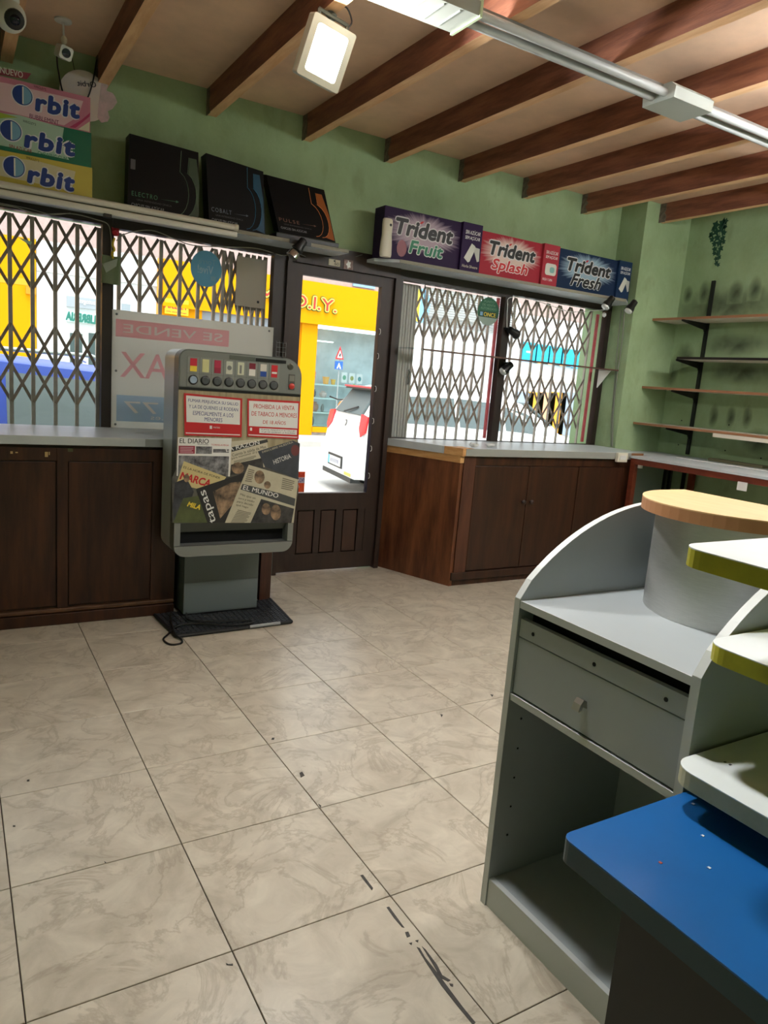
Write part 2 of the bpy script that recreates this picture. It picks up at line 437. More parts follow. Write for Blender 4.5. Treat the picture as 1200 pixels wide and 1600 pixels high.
def wallpiece(boxes, name, label):
    bm = B()
    for b_ in boxes: box(bm, *b_)
    return struct(obj(name, bm, M['wall']), label)
WT = 0.28
wall_front = wallpiece([(XL - .2, XR + .2, YW, YW + WT, 2.17, ZC), (XL - .2, 1.70, YW, YW + WT, -0.12, 0.955), (2.66, XR + .2, YW, YW + WT, -0.12, 0.955),
           (4.80, XR + .2, YW, YW + WT, 0.955, 2.17), (XL - .2, -0.75, YW, YW + WT, 0.955, 2.17)], 'wall_front', 'green painted wall above the shop windows')
struct(obj('wall_corner', bx(4.80, XR, 1.51, YW, 0, ZC), M['wall']), 'green pillar in the corner right of the windows')
struct(obj('wall_right', bx(XR, XR + 0.2, YB, YW, -0.12, ZC), M['wall']), 'green right wall with dark smudges behind shelves')
struct(obj('wall_left', bx(XL - 0.2, XL, YB, YW, -0.12, ZC), M['wall']))
struct(obj('wall_back', bx(XL - .2, XR + .2, YB - 0.2, YB, -0.12, ZC), M['wall']))
# wall smudges (soot) on the right wall
smudge = mat('soot_smudge', (96, 104, 76), 0.9, var=0.25, vscale=20)
wr = bpy.data.objects['wall_right']
def soot():
    m = bpy.data.materials.new('soot_stain'); m.use_nodes = True; nt = m.node_tree; N = nt.nodes; L = nt.links
    b = N['Principled BSDF']; b.inputs['Base Color'].default_value = lin((66, 70, 52)); b.inputs['Roughness'].default_value = 0.9
    tc = N.new('ShaderNodeTexCoord'); mp = N.new('ShaderNodeMapping'); mp.inputs['Location'].default_value = (0, -1, -1); mp.inputs['Scale'].default_value = (0, 2, 2)
    L.new(tc.outputs['Generated'], mp.inputs[0])
    gr = N.new('ShaderNodeTexGradient'); gr.gradient_type = 'SPHERICAL'; L.new(mp.outputs[0], gr.inputs[0])
    n = N.new('ShaderNodeTexNoise'); n.inputs['Scale'].default_value = 9; n.inputs['Detail'].default_value = 5; L.new(tc.outputs['Object'], n.inputs['Vector'])
    mu = N.new('ShaderNodeMath'); mu.operation = 'MULTIPLY'; L.new(gr.outputs['Fac'], mu.inputs[0]); L.new(n.outputs['Fac'], mu.inputs[1])
    m2 = N.new('ShaderNodeMath'); m2.operation = 'MULTIPLY'; m2.use_clamp = True; m2.inputs[1].default_value = .62; L.new(mu.outputs[0], m2.inputs[0])
    L.new(m2.outputs[0], b.inputs['Alpha'])
    return m
SOOT = soot()
for (u, v, w_, h_) in ((1075, 460, .10, .16), (1100, 456, .10, .2), (1150, 455, .14, .2), (1180, 450, .12, .2), (1140, 480, 1.3, .36), (1052, 580, .12, .3), (1070, 560, .2, .3), (1115, 650, .09, .22), (1142, 651, .09, .2), (1168, 652, .09, .2), (1150, 540, .7, .2), (1160, 580, .8, .25), (1185, 690, .3, .22)):
    c = at(u, v, 'x', XR)
    obj('smudge', bx(XR - 0.0015, XR - 0.0005, c.y - w_ / 2, c.y + w_ / 2, c.z - h_ / 2, c.z + h_ / 2), SOOT, wr)
for (u, v) in ((1065, 657), (1139, 664), (1060, 695), (1133, 704), (1189, 716)):
    c = at(u, v, 'x', XR - 0.001)
    obj('screw_hole', lathe(B(), [(0.006, 0), (0.006, 0.001)], (XR - 0.0011, c.y, c.z), (-1, 0, 0), 8), M['hole'], wr)

# ------------------------------------------------------------------ windows and door
def frame_window(idx, x0, x1, z0, z1, fw_l, fw_r, fw_b=0.03, fw_t=0.07, label=''):
    root = bx(x0, x1, 1.742, 1.80, z1, z1 + fw_t)                     # head rail
    win = struct(obj('window_%d' % idx, root, M['frame']), label)
    obj('frame_side', bx(x0, x0 + fw_l, 1.742, 1.80, z0, z1), M['frame'], win)
    obj('frame_side', bx(x1 - fw_r, x1, 1.742, 1.80, z0, z1), M['frame'], win)
    obj('frame_sill', bx(x0 + fw_l, x1 - fw_r, 1.742, 1.80, z0 - 0.005, z0 + fw_b), M['frame'], win)
    obj('pane', bx(x0 + fw_l, x1 - fw_r, 1.798, 1.802, z0 + fw_b, z1), M['glass'], win)
    return win
frame_window(1, -0.78, 0.715, 0.955, 2.135, 0.05, 0.055, label='leftmost shop window behind the folding grille')
frame_window(2, 0.716, 1.785, 0.955, 2.125, 0.006, 0.085, label='shop window with the for sale sign')
frame_window(3, 2.645, 3.685, 0.955, 2.105, 0.035, 0.065, label='shop window right of the door')
frame_window(4, 3.686, 4.80, 0.955, 2.13, 0.004, 0.05, label='shop window next to the corner pillar')
# pink strips beside the panes
pink = mat('faded_red_frame', (205, 92, 100), 0.5)
for x0 in (3.595, 4.70):
    obj('painted_strip', bx(x0, x0 + 0.022, 1.803, 1.82, 1.0, 2.1), pink, bpy.data.objects['window_3' if x0 < 4 else 'window_4'])
# header above
struct(obj('trim_1', bx(XL, 4.80, 1.735, YW - 0.0005, 2.2, 2.235), M['frame']), 'dark wooden header above the windows')

door = struct(obj('door_1', bx(1.79, 2.64, 1.72, 1.80, 2.105, 2.2), M['doorwood']), 'dark wooden shop door with a tall glass pane')
obj('jamb', bx(1.785, 1.815, 1.72, 1.80, 0, 2.105), M['doorwood'], door)
obj('jamb', bx(2.605, 2.64, 1.72, 1.80, 0, 2.105), M['doorwood'], door)
obj('stile', bx(1.816, 1.905, 1.745, 1.79, 0.01, 2.104), M['doorwood'], door)
obj('stile', bx(2.508, 2.604, 1.745, 1.79, 0.01, 2.104), M['doorwood'], door)
obj('top_rail', bx(1.905, 2.508, 1.745, 1.79, 2.035, 2.104), M['doorwood'], door)
obj('lock_rail', bx(1.905, 2.508, 1.745, 1.79, 0.455, 0.575), M['doorwood'], door)
obj('bottom_rail', bx(1.905, 2.508, 1.745, 1.79, 0.01, 0.135), M['doorwood'], door)
obj('panel_backing', bx(1.905, 2.508, 1.77, 1.785, 0.135, 0.455), M['doorwood'], door)
for xa, xb in ((1.905, 1.965), (2.10, 2.145), (2.27, 2.325), (2.45, 2.508)):
    obj('muntin', bx(xa, xb, 1.748, 1.77, 0.135, 0.455), M['doorwood'], door)
for xa, xb in ((1.975, 2.09), (2.155, 2.26), (2.335, 2.44)):
    bm = bx(xa, xb, 1.752, 1.77, 0.145, 0.445); obj('raised_panel', bm, mat('door_panel_brown', (54, 34, 26), 0.5, color2=(66, 42, 31), vscale=4, stretch=(5, 5, .7)), door)
obj('door_pane', bx(1.905, 2.508, 1.768, 1.773, 0.575, 2.035), M['glass'], door)
for z in (1.75, 1.58, 1.35, 1.12, 0.92, 0.72):
    obj('chain_hook', tube(B(), spline([(2.512, 1.744, z), (2.516, 1.735, z - .005), (2.518, 1.735, z - .03), (2.513, 1.742, z - .04)], 4), 0.0022, 6), M['white'], door)
# wire letter rack on the post beside the door
rack = B(); ra, rb = at(432, 535, 'y', 1.715), at(446, 558, 'y', 1.715)
for k in range(4):
    z = rb.z + (ra.z - rb.z) * k / 3; tube(rack, [(ra.x, 1.712, z), (rb.x, 1.712, z)], 0.0012, 5)
for k in range(4):
    x = ra.x + (rb.x - ra.x) * k / 3; tube(rack, [(x, 1.712, rb.z), (x, 1.712, ra.z), (x, 1.7195, ra.z + .01)], 0.0012, 5)
tag(obj('wire_rack', rack, M['steel']), 'tiny wire rack hanging on the dark post left of the door', 'rack')
# poster on door glass (seen from behind)
pl = Plane((1.9, 1.766, 0.58), (1, 0, 0), (0, 0, 1))
ps = thing('door_poster', 'small orange and white sticker low on the door glass', 'sticker', (1.94, 1.766, .6))
obj('paper', sheet(pl, [(0.004, 0.0), (0.115, 0.0), (0.115, 0.145), (0.004, 0.145)], 0.0), paper_mat('orange_paper', (222, 112, 72)), ps)
obj('white_band', sheet(pl, [(0.004, 0.065), (0.115, 0.065), (0.115, 0.105), (0.004, 0.105)], 0.001), paper_mat('white_paper', (230, 226, 232)), ps)
letters(pl, '902 12', 0.01, 0.11, 0.07, 0.1, mat('violet_ink', (70, 60, 130), .5), ps, d=.002, mirror=True)
letters(pl, 'ALARMA', 0.012, 0.11, 0.113, 0.138, M['red'], ps, d=.002, mirror=True)
letters(pl, 'de 24 h', 0.02, 0.075, 0.03, 0.055, M['paper'], ps, d=.002, mirror=True)

# folding grilles outside the panes
ZN = (2.151, 1.945, 1.742); ZN2 = (1.545, 1.327, 1.11)
def grille(xs, z0, z1, label, stack=None):
    g = thing('folding_grille', label, 'grille', ((xs[0] + xs[-1]) / 2, 1.84, z0), 'folding window grilles')
    w_ = min(0.022, (xs[1] - xs[0]) * .2)
    base = None
    for x in xs:
        bm = B(); box(bm, x - w_ / 2, x + w_ / 2, 1.838, 1.85, z0, z1); box(bm, x - w_ / 2, x - w_ / 2 + 0.004, 1.83, 1.838, z0, z1)
        obj('upright', bm, M['grille'], g)
    n = len(xs)
    for zs in (ZN, ZN2):
        for i in range(-1, n - 1):
            for d in (1, -1):
                a, b = (i, 0.0), (i + 2, 2.0)
                ia, ib = max(i, 0), min(i + 2, n - 1)
                if ib <= ia: continue
                zf = lambda t: (zs[0] + (zs[1] - zs[0]) * t) if t <= 1 else (zs[1] + (zs[2] - zs[1]) * (t - 1))
                ta, tb = ia - i, ib - i
                if d < 0: za, zb = zf(2 - ta), zf(2 - tb)
                else: za, zb = zf(ta), zf(tb)
                xa, xb = xs[ia], xs[ib]
                if za > z1: xa += (xb - xa) * (za - z1) / (za - zb); za = z1
                if zb > z1: xb -= (xb - xa) * (zb - z1) / (zb - za); zb = z1
                v = Vector((xb - xa, 0, zb - za)); nrm = Vector((v.z, 0, -v.x)).normalized() * 0.0085
                y = 1.852 if d > 0 else 1.8335
                p = [Vector((xa, y, za)) - nrm, Vector((xa, y, za)) + nrm, Vector((xb, y, zb)) + nrm, Vector((xb, y, zb)) - nrm]
                obj('lath', prism(B(), p, (0, 0.004, 0)), M['grille_dark'], g)
    return g
grille([-0.63, -0.512, -0.394, -0.276, -0.158, -0.04, 0.078, 0.196, 0.308, 0.425, 0.541, 0.655], 0.97, 2.128, 'grey folding grille outside the leftmost window')
grille([0.77, 0.89, 1.012, 1.129, 1.243, 1.345, 1.40, 1.45, 1.51, 1.56, 1.60, 1.64, 1.68], 0.97, 2.118, 'grey folding grille behind the for sale sign')
g3 = grille([2.865, 2.956, 3.048, 3.142, 3.238, 3.341, 3.447, 3.554], 0.97, 2.10, 'grey folding grille in the window just right of the door')
for k in range(7):
    x = 2.69 + k * 0.024
    obj('stacked_upright', bx(x, x + 0.018, 1.832 + .004 * (k % 2), 1.855, 0.97, 2.10), mat('stacked_bar_grey', (172, 168, 164), .5, .1), g3)
obj('padlock_chain', tube(B(), spline([(2.83, 1.822, 1.49), (2.845, 1.818, 1.47), (2.832, 1.818, 1.44), (2.842, 1.818, 1.41), (2.835, 1.82, 1.38)], 4), 0.008, 6), M['steel'], g3)
grille([3.72, 3.809, 3.923, 4.04, 4.166, 4.295, 4.419, 4.546, 4.667], 0.97, 2.125, 'grey folding grille in the window beside the corner pillar')

# ------------------------------------------------------------------ counters under the windows
lc = thing('window_counter', 'long dark brown wooden counter base under the left windows', 'counter', (0.0, 1.4, 0))
obj('carcass', bx(-1.33, 0.955, 1.15, 1.76, 0.02, 0.945), M['darkwood'], lc)
for xa, xb in ((-1.33, -0.62), (-0.605, -0.06), (0.0, 0.345), (0.405, 0.82)):
    obj('panel', bx(xa, xb, 1.14, 1.152, 0.10, 0.86, bev=.003), M['darkwood'], lc)
obj('stile', bx(0.35, 0.40, 1.132, 1.152, 0.09, 0.93), M['darkwood'], lc)
obj('stile', bx(-0.055, -0.005, 1.136, 1.152, 0.09, 0.93), M['darkwood'], lc)
obj('stile', bx(0.825, 0.955, 1.136, 1.152, 0.09, 0.93), M['darkwood'], lc)
obj('rail', bx(-1.33, 0.955, 1.134, 1.153, 0.866, 0.93), M['darkwood'], lc)
obj('plinth', bx(-1.33, 0.955, 1.125, 1.16, 0.0, 0.062, bev=.004), M['darkwood'], lc)
obj('plinth_moulding', bx(-1.33, 0.955, 1.132, 1.155, 0.065, 0.088, bev=.006), mat('worn_plinth_edge', (70, 42, 26), .5, color2=(110, 76, 48), vscale=12, stretch=(1, 6, 6)), lc)
obj('end_panel', bx(1.50, 1.57, 1.215, 1.76, 0.0, 0.945), mat('end_panel_brown', (58, 30, 22), .5, color2=(84, 46, 34), vscale=4, stretch=(5, 5, .6)), lc)
chip = mat('bare_wood_chip', (190, 160, 110), .7)
for (u0, v0, u1, v1) in ((70, 706, 75, 714), (76, 706, 78, 711), (16, 705, 20, 709), (24, 706, 28, 708)):
    a, b = at(u0, v0, 'y', 1.133), at(u1, v1, 'y', 1.133)
    obj('chipped_patch', bx(a.x, b.x, 1.1325, 1.1335, b.z, a.z), chip, lc)
a, b = at(97, 700, 'y', 1.133), at(114, 706, 'y', 1.133)
obj('masking_tape', bx(a.x, b.x, 1.1325, 1.1335, b.z, a.z), mat('old_tape', (78, 82, 54), .5), lc)
lt = thing('counter_worktop', 'pale grey worktop along the left windows', 'worktop', (0, 1.4, 0.95))
obj('slab', bx(-1.33, 1.57, 1.122, 1.740, 0.9455, 0.99, bev=.003), M['white_top'], lt)
a = at(227, 700, 'y', 1.121)
obj('darker_edge_strip', bx(a.x, 1.57, 1.1205, 1.1225, 0.947, 0.987), mat('greyed_edge', (150, 154, 152), .4), lt)

# right counter with slanted end panel
rc = thing('corner_cabinet', 'dark brown wooden cabinet under the right windows with slanted end', 'cabinet', (3.7, 1.45, 0))
bmc = B(); prism(bmc, [(2.70, 1.74, 0.04), (2.93, 1.165, 0.04), (4.79, 1.165, 0.04), (4.79, 1.50, 0.04), (4.79, 1.74, 0.04)], (0, 0, 0.885)); obj('carcass', bmc, M['darkwood'], rc)
bm = prism(B(), [(2.66, 1.775, 0.0), (2.893, 1.155, 0.0), (2.918, 1.155, 0.0), (2.69, 1.775, 0.0)], (0, 0, 0.878)); obj('end_panel', bm, M['midwood'], rc)
bm = prism(B(), [(2.655, 1.775, 0.879), (2.885, 1.148, 0.879), (2.918, 1.148, 0.879), (2.69, 1.775, 0.879)], (0, 0, 0.05)); obj('pine_batten', bm, M['pine'], rc)
obj('front_stile', bx(2.92, 3.02, 1.145, 1.17, 0.085, 0.925), mat('stile_brown', (66, 36, 24), .45, color2=(92, 54, 36), vscale=4, stretch=(5, 5, .6)), rc)
obj('top_rail', bx(3.02, 4.79, 1.15, 1.17, 0.865, 0.925), M['darkwood'], rc)
doorwood2 = mat('cabinet_door_brown', (42, 22, 13), 0.4, color2=(64, 35, 21), vscale=3, stretch=(5, 5, .6))
for k, (xa, xb) in enumerate(((3.025, 3.52), (3.526, 4.02), (4.03, 4.52))):
    d_ = obj('door', bx(xa, xb, 1.147, 1.166, 0.105, 0.86, bev=.003), doorwood2, rc)
    if k < 2:
        xk = xb - 0.035 if k == 0 else xa + 0.035
        obj('knob', lathe(B(), [(0.006, 0), (0.006, .012), (0.015, .018), (0.017, .026), (0.011, .033), (0.002, .035)], (xk, 1.147, 0.60), (0, -1, 0), 14), mat('dark_knob', (40, 22, 15), .35), d_, smooth=True)
obj('plinth', bx(2.92, 4.79, 1.158, 1.18, 0.0, 0.04), M['darkwood'], rc)
obj('plinth_moulding', bx(2.90, 4.79, 1.14, 1.168, 0.04, 0.098, bev=.006), doorwood2, rc)
rt = thing('corner_worktop', 'pale worktop on the right cabinet with torn bare pine corner', 'worktop', (3.7, 1.4, .93))
bmc = B(); prism(bmc, [(2.645, 1.741, 0.9295), (2.83, 1.27, 0.9295), (2.98, 1.27, 0.9295), (2.98, 1.125, 0.9295), (4.60, 1.125, 0.9295), (4.79, 1.33, .9295), (4.79, 1.741, 0.9295)], (0, 0, 0.052)); obj('slab', bmc, M['white_top'], rt)
bmc = B(); prism(bmc, [(2.828, 1.268, 0.9295), (2.884, 1.125, 0.9295), (2.979, 1.125, 0.9295), (2.979, 1.268, 0.9295)], (0, 0, 0.0515)); obj('bare_pine_corner', bmc, M['pine'], rt)
obj('front_edge', bx(2.91, 4.56, 1.1215, 1.126, 0.931, 0.980), mat('grey_front_edge', (150, 152, 146), .5), rt)
obj('wood_end', bx(4.561, 4.70, 1.119, 1.1245, 0.931, 0.98), mat('end_wood_brown', (130, 92, 60), .5), rt)
# switch box on the front edge
sw = thing('socket_box', 'small cream socket box on the front edge of the right worktop', 'socket', (4.47, 1.11, .9))
a, b = at(964, 707, 'y', 1.11), at(977, 722, 'y', 1.11)
obj('housing', bx(a.x, b.x, 1.092, 1.1205, b.z, a.z, bev=.004), M['cream'], sw); obj('rocker', bx(a.x + .02, b.x - .02, 1.089, 1.093, b.z + .02, a.z - .02), M['white'], sw)
# crumpled papers on the right worktop
for k, (u, v) in enumerate(((752, 699), (790, 702))):
    c = at(u, v, 'z', 0.99); c.y = max(c.y, 1.24); bm = B(); bmesh.ops.create_icosphere(bm, subdivisions=2, radius=0.035); random.seed(k + 3)
    for v_ in bm.verts: v_.co *= 0.7 + 0.5 * random.random(); v_.co.z *= 0.45; v_.co += Vector((c.x, c.y, 0.982 + 0.017))
    tag(obj('crumpled_bag', bm, M['white']), 'crumpled white plastic lying on the right worktop, %s scrap' % ('left' if k == 0 else 'right'), 'litter', 'white scraps on the worktop')

# ------------------------------------------------------------------ vending machine
vm = thing('cigarette_machine', 'grey cigarette vending machine covered with newspaper print and warning signs', 'vending machine', (1.2, 1.0, 0))
silver = mat('silver_casing', (206, 211, 212), 0.34, 0.3); gm = mat('grey_machine_front', (104, 108, 104), 0.42, 0.3); gm2 = mat('grey_machine_panel', (128, 131, 128), 0.4, 0.3)
VX0, VX1, VZ0, VZ1 = 0.868, 1.532, 0.405, 1.468
bmv = B(); prism(bmv, [(x, 0.925, z) for x, z in rrect(VX0, VX1, VZ0, VZ1, .05, 6, (.06, .06, .09, .05))], (0, 0.185, 0)); obj('casing', bmv, silver, vm, True)
# front ring pieces
bmv = B(); prism(bmv, [(x, 0.842, z) for x, z in rrect(VX0, VX1, 0.585, VZ1, .05, 6, (0, 0, .10, .05))], (0, 0.083, 0)); obj('front_shell', bmv, gm, vm, True)
bmv = B(); prism(bmv, [(x, 0.842, z) for x, z in rrect(VX0, VX1, VZ0, 0.462, .05, 6, (.06, .06, 0, 0))], (0, 0.083, 0)); obj('tray_lip', bmv, gm2, vm, True)
obj('tray_cheek', bx(VX0, 0.900, 0.842, 0.925, 0.462, 0.585), gm2, vm); obj('tray_cheek', bx(1.50, VX1, 0.842, 0.925, 0.462, 0.585), gm2, vm)
obj('tray_opening', bx(0.900, 1.50, 0.915, 0.9245, 0.462, 0.585), M['hole'], vm)
bmv = B(); prism(bmv, [(0.901, 0.844, 0.584), (0.901, 0.915, 0.584), (0.901, 0.90, 0.525)], (0.598, 0, 0)); obj('tray_flap', bmv, gm, vm)
obj('pedestal', bx(0.985, 1.418, 1.045, 1.36, 0.021, 0.93), mat('pedestal_grey', (100, 108, 108), .5, .2), vm)
lower = obj('pedestal_plate', bx(0.987, 1.416, 1.0435, 1.0455, 0.03, 0.20), mat('pedestal_plate_grey', (112, 121, 122), .45, .2), vm)
# poster window
PF = 0.8415
pl = Plane((0.872, PF, 0.59), (1, 0, 0), (0, 0, 1))
post = obj('newspaper_print', sheet(pl, [(0, 0.008), (0.654, 0.008), (0.654, 0.683), (0, 0.683)], 0.0), mat('wood_print_beige', (146, 134, 104), .55, color2=(172, 160, 128), vscale=4, stretch=(14, 1, .7)), vm)
def Q(x, y): return (265 + x / 5.714, 670 + y / 5.714)
def npiece(name, pts, m, d): return obj(name, sheetpx(pl, [Q(*p) for p in pts], d, 0.0003), m, post)
def photo(name, dark, lite, sc): return mat(name, dark, .55, color2=lite, vscale=sc)
ph1 = photo('grey_photo', (40, 40, 46), (150, 150, 152), 24); ph2 = photo('dark_photo', (30, 30, 32), (70, 68, 66), 18); ph3 = photo('brown_photo', (38, 34, 30), (170, 140, 110), 16)
npiece('collage_ground', [(20, 440), (70, 330), (560, 330), (1140, 140), (1150, 560), (1090, 838), (25, 838)], photo('collage_grey', (58, 60, 58), (104, 100, 90), 12), .0008)
npiece('newspaper', [(75, 75), (553, 85), (537, 425), (62, 420)], M['paper'], .0012)
npiece('photo', [(80, 150), (226, 152), (224, 222), (78, 220)], mat('print_crimson', (150, 46, 66), .5), .0018)
npiece('photo', [(235, 156), (378, 158), (376, 224), (233, 222)], ph1, .0018)
npiece('photo', [(388, 180), (530, 182), (527, 214), (386, 212)], ph1, .0018)
npiece('photo', [(80, 238), (530, 246), (522, 425), (74, 420)], ph1, .0018)
npiece('newspaper', [(553, 112), (862, 84), (905, 330), (540, 402)], M['news'], .0014)
npiece('banner', [(552, 165), (870, 92), (878, 118), (552, 206)], mat('print_charcoal', (52, 52, 52), .5), .0019)
npiece('photo', [(548, 320), (830, 258), (840, 400), (540, 410)], ph2, .0019)
npiece('magazine', [(786, 200), (1100, 104), (1162, 130), (1148, 452), (850, 340)], mat('print_slate', (60, 64, 72), .5, var=.2, vscale=14), .0021)
npiece('roundel', [(1120 + 38 * math.cos(a * PI / 8), 192 + 50 * math.sin(a * PI / 8)) for a in range(16)], mat('print_wine', (104, 52, 54), .5), .0026)
npiece('newspaper', [(126, 288), (505, 430), (440, 520), (350, 560), (60, 490)], mat('print_straw', (202, 186, 132), .55), .0022)
npiece('photo', [(45, 480), (150, 440), (215, 560), (180, 660), (35, 830), (28, 700)], photo('coat_photo', (32, 34, 40), (66, 68, 74), 14), .0025)
npiece('magazine', [(120, 620), (290, 590), (335, 838), (30, 838)], mat('print_moss', (78, 86, 50), .55, var=.25, vscale=10), .0028)
npiece('magazine', [(235, 535), (668, 392), (640, 560), (500, 838), (335, 838)], mat('print_soot', (36, 35, 35), .5), .0032)
npiece('photo', [(385, 560), (545, 480), (640, 470), (590, 640), (450, 800)], ph3, .0036)
npiece('newspaper', [(704, 320), (1146, 452), (1105, 838), (492, 838)], mat('print_ivory', (186, 180, 156), .6, var=.06, vscale=20), .0039)
npiece('banner', [(648, 490), (980, 574), (1120, 622), (1112, 690), (630, 540)], mat('print_graphite', (70, 72, 72), .5), .0043)
npiece('photo', [(815, 625), (1108, 712), (1085, 838), (720, 838)], ph2, .0043)
for cx, cy, rx, ry in ((858, 715, 40, 52), (945, 745, 46, 70)):
    npiece('photo', [(cx + rx * math.cos(a * PI / 8), cy + ry * math.sin(a * PI / 8)) for a in range(16)], ph3, .0047)
def nl(t, x0, y0, x1, y1, h, m, d, **k):
    u0, v0 = Q(x0, y0); u1, v1 = Q(x1, y1)
    return letterspx(pl, t, u0, v0, u1, v1, h / 5.714, m, post, d=d, th=.0002, **k)
nl('EL DIARIO', 88, 106, 350, 112, 42, M['ink'], .002)
nl('MONTAÑES', 250, 138, 345, 141, 12, M['ink'], .002); nl('TORRELAVEGA', 370, 142, 528, 147, 15, M['red'], .002, bold=.01)
nl('LA RAZON', 500, 188, 800, 118, 38, M['paper'], .0024)
nl('Cuenta la salida de Mas', 556, 236, 858, 158, 26, M['ink'], .002, bold=0); nl('para mantener el p', 553, 268, 780, 206, 24, M['ink'], .002, bold=0)
nl('DESCUBRE NUESTRA', 825, 208, 1100, 118, 17, M['news'], .0028, bold=0); nl('HISTORIA', 926, 298, 1078, 240, 42, M['paper'], .0028, bold=0)
nl('MARCA', 95, 415, 365, 490, 70, M['red'], .0027, bold=.04, shear=.1)
nl('ES LA HORA DE PONER', 122, 340, 450, 440, 20, M['ink'], .0027)
nl('MILA', 160, 668, 275, 702, 46, M['yellow'], .0031, bold=.04, shear=.15)
u0, v0 = Q(300, 545); u1, v1 = Q(400, 835)
letterspx(pl, 'tapas', u1, v1, u0, v0, 13, M['paper'], post, d=.0037, th=.0002, bold=.03)
nl('EL MUNDO', 655, 520, 968, 598, 40, M['paper'], .0047, bold=.02)
nl('Más que un', 628, 585, 765, 622, 24, M['ink'], .0043, bold=.01); nl('euro y medio', 612, 618, 755, 652, 22, M['ink'], .0043, bold=.01); nl('para decidir', 600, 648, 745, 684, 22, M['ink'], .0043, bold=.01); nl('qué hago', 592, 678, 700, 704, 22, M['ink'], .0043, bold=.01)
def columns(quad, rows, d, m, gap=.45, l=.06, r_=.94):
    for k in range(rows):
        t0 = (k + .2) / rows; t1 = (k + .2 + 1 - gap) / rows
        f = lambda s_, t: tuple((quad[0][i] * (1 - s_) + quad[1][i] * s_) * (1 - t) + (quad[3][i] * (1 - s_) + quad[2][i] * s_) * t for i in (0, 1))
        yield [f(l, t0), f(r_ - .1 * (k % 3 == 2), t0), f(r_ - .1 * (k % 3 == 2), t1), f(l, t1)]
def text_rows(name, quad, rows, d, m, **k):
    bm = B()
    for q in columns(quad, rows, d, m, **k): prism(bm, [pl.p(*pl.px(*Q(*p)), d) for p in q], pl.n * .0002)
    o = obj(name, bm, m, post); o['kind'] = 'stuff'
pale_ink = mat('pale_print_lines', (120, 114, 98), .6)
text_rows('print_rows', [(600, 715), (735, 750), (690, 838), (530, 838)], 9, .0043, pale_ink)
text_rows('print_rows', [(1000, 430), (1120, 465), (1105, 560), (985, 535)], 6, .0043, pale_ink)
text_rows('print_rows', [(700, 350), (760, 368), (735, 480), (665, 470)], 7, .0043, pale_ink)
text_rows('print_rows', [(560, 290), (780, 232), (790, 258), (560, 316)], 3, .0019, pale_ink)
text_rows('print_rows', [(85, 158), (220, 160), (218, 216), (84, 214)], 4, .0024, mat('pale_rose_lines', (196, 150, 156), .6))
npiece('portrait', [(800 + 46 * math.cos(a * PI / 8), 430 + 60 * math.sin(a * PI / 8)) for a in range(16)], ph3, .0043)
npiece('portrait', [(870 + 30 * math.cos(a * PI / 8), 500 + 34 * math.sin(a * PI / 8)) for a in range(16)], ph3, .0043)
npiece('portrait', [(608 + 56 * math.cos(a * PI / 8), 350 + 52 * math.sin(a * PI / 8)) for a in range(16)], ph3, .0024)
npiece('portrait', [(150 + 26 * math.cos(a * PI / 8), 440 + 36 * math.sin(a * PI / 8)) for a in range(16)], ph3, .0030)
# warning signs
def wsign(c, lines, ink, foot, label, layout):
    s = obj('warning_sign', sheetpx(pl, c, .005, .001), M['red'], vm); s['label'] = label
    return s
def inset(c, l, t, r, b):
    f = lambda s, t_: tuple((c[0][i] * (1 - s) + c[1][i] * s) * (1 - t_) + (c[3][i] * (1 - s) + c[2][i] * s) * t_ for i in (0, 1))
    return [f(l, t), f(r, t), f(r, b), f(l, b)]
c1 = [(287, 614), (378, 622.5), (377, 683), (288, 680)]
s1 = wsign(c1, 0, 0, 0, 'red bordered warning sign with blue lettering', 0)
obj('white_field', sheetpx(pl, inset(c1, .035, .05, .965, .68), .0061, .0003), M['paper'], s1)
obj('white_line', sheetpx(pl, inset(c1, .02, .93, .97, .955), .0061, .0003), M['paper'], s1)
for t, l, r, y in (('FUMAR PERJUDICA SU SALUD', .07, .93, .17), ('Y LA DE QUIENES LE RODEAN', .08, .93, .31), ('ESPECIALMENTE A LOS', .15, .85, .455), ('MENORES', .35, .66, .59)):
    q = inset(c1, l, y, r, y + .1); letterspx(pl, t, q[0][0], q[0][1], q[1][0], q[1][1], 6.2, M['navy'], s1, d=.0065, th=.0002, bold=.012)
q = inset(c1, .46, .77, .52, .77); obj('crest', sheetpx(pl, inset(c1, .44, .74, .48, .82), .0061, .0003), M['paper'], s1)
letterspx(pl, 'MINISTERIO', *inset(c1, .5, .78, .62, .78)[0], *inset(c1, .5, .78, .62, .78)[1], 2.4, M['paper'], s1, d=.0065, th=.0002, bold=0)
c2 = [(386, 622.5), (468, 627), (466, 686), (386, 682)]
s2 = wsign(c2, 0, 0, 0, 'red bordered warning sign with red lettering', 0)
obj('white_field', sheetpx(pl, inset(c2, .03, .055, .97, .72), .0061, .0003), M['paper'], s2)
obj('white_field', sheetpx(pl, inset(c2, .23, .76, .96, .89), .0061, .0003), M['paper'], s2)
obj('white_line', sheetpx(pl, inset(c2, .02, .94, .97, .965), .0061, .0003), M['paper'], s2)
for t, l, r, y in (('PROHIBIDA LA VENTA', .12, .90, .19), ('DE TABACO A MENORES', .08, .95, .385), ('DE 18 AÑOS', .30, .74, .585)):
    q = inset(c2, l, y, r, y + .1); letterspx(pl, t, q[0][0], q[0][1], q[1][0], q[1][1], 6.8, M['red'], s2, d=.0065, th=.0002, bold=.012)
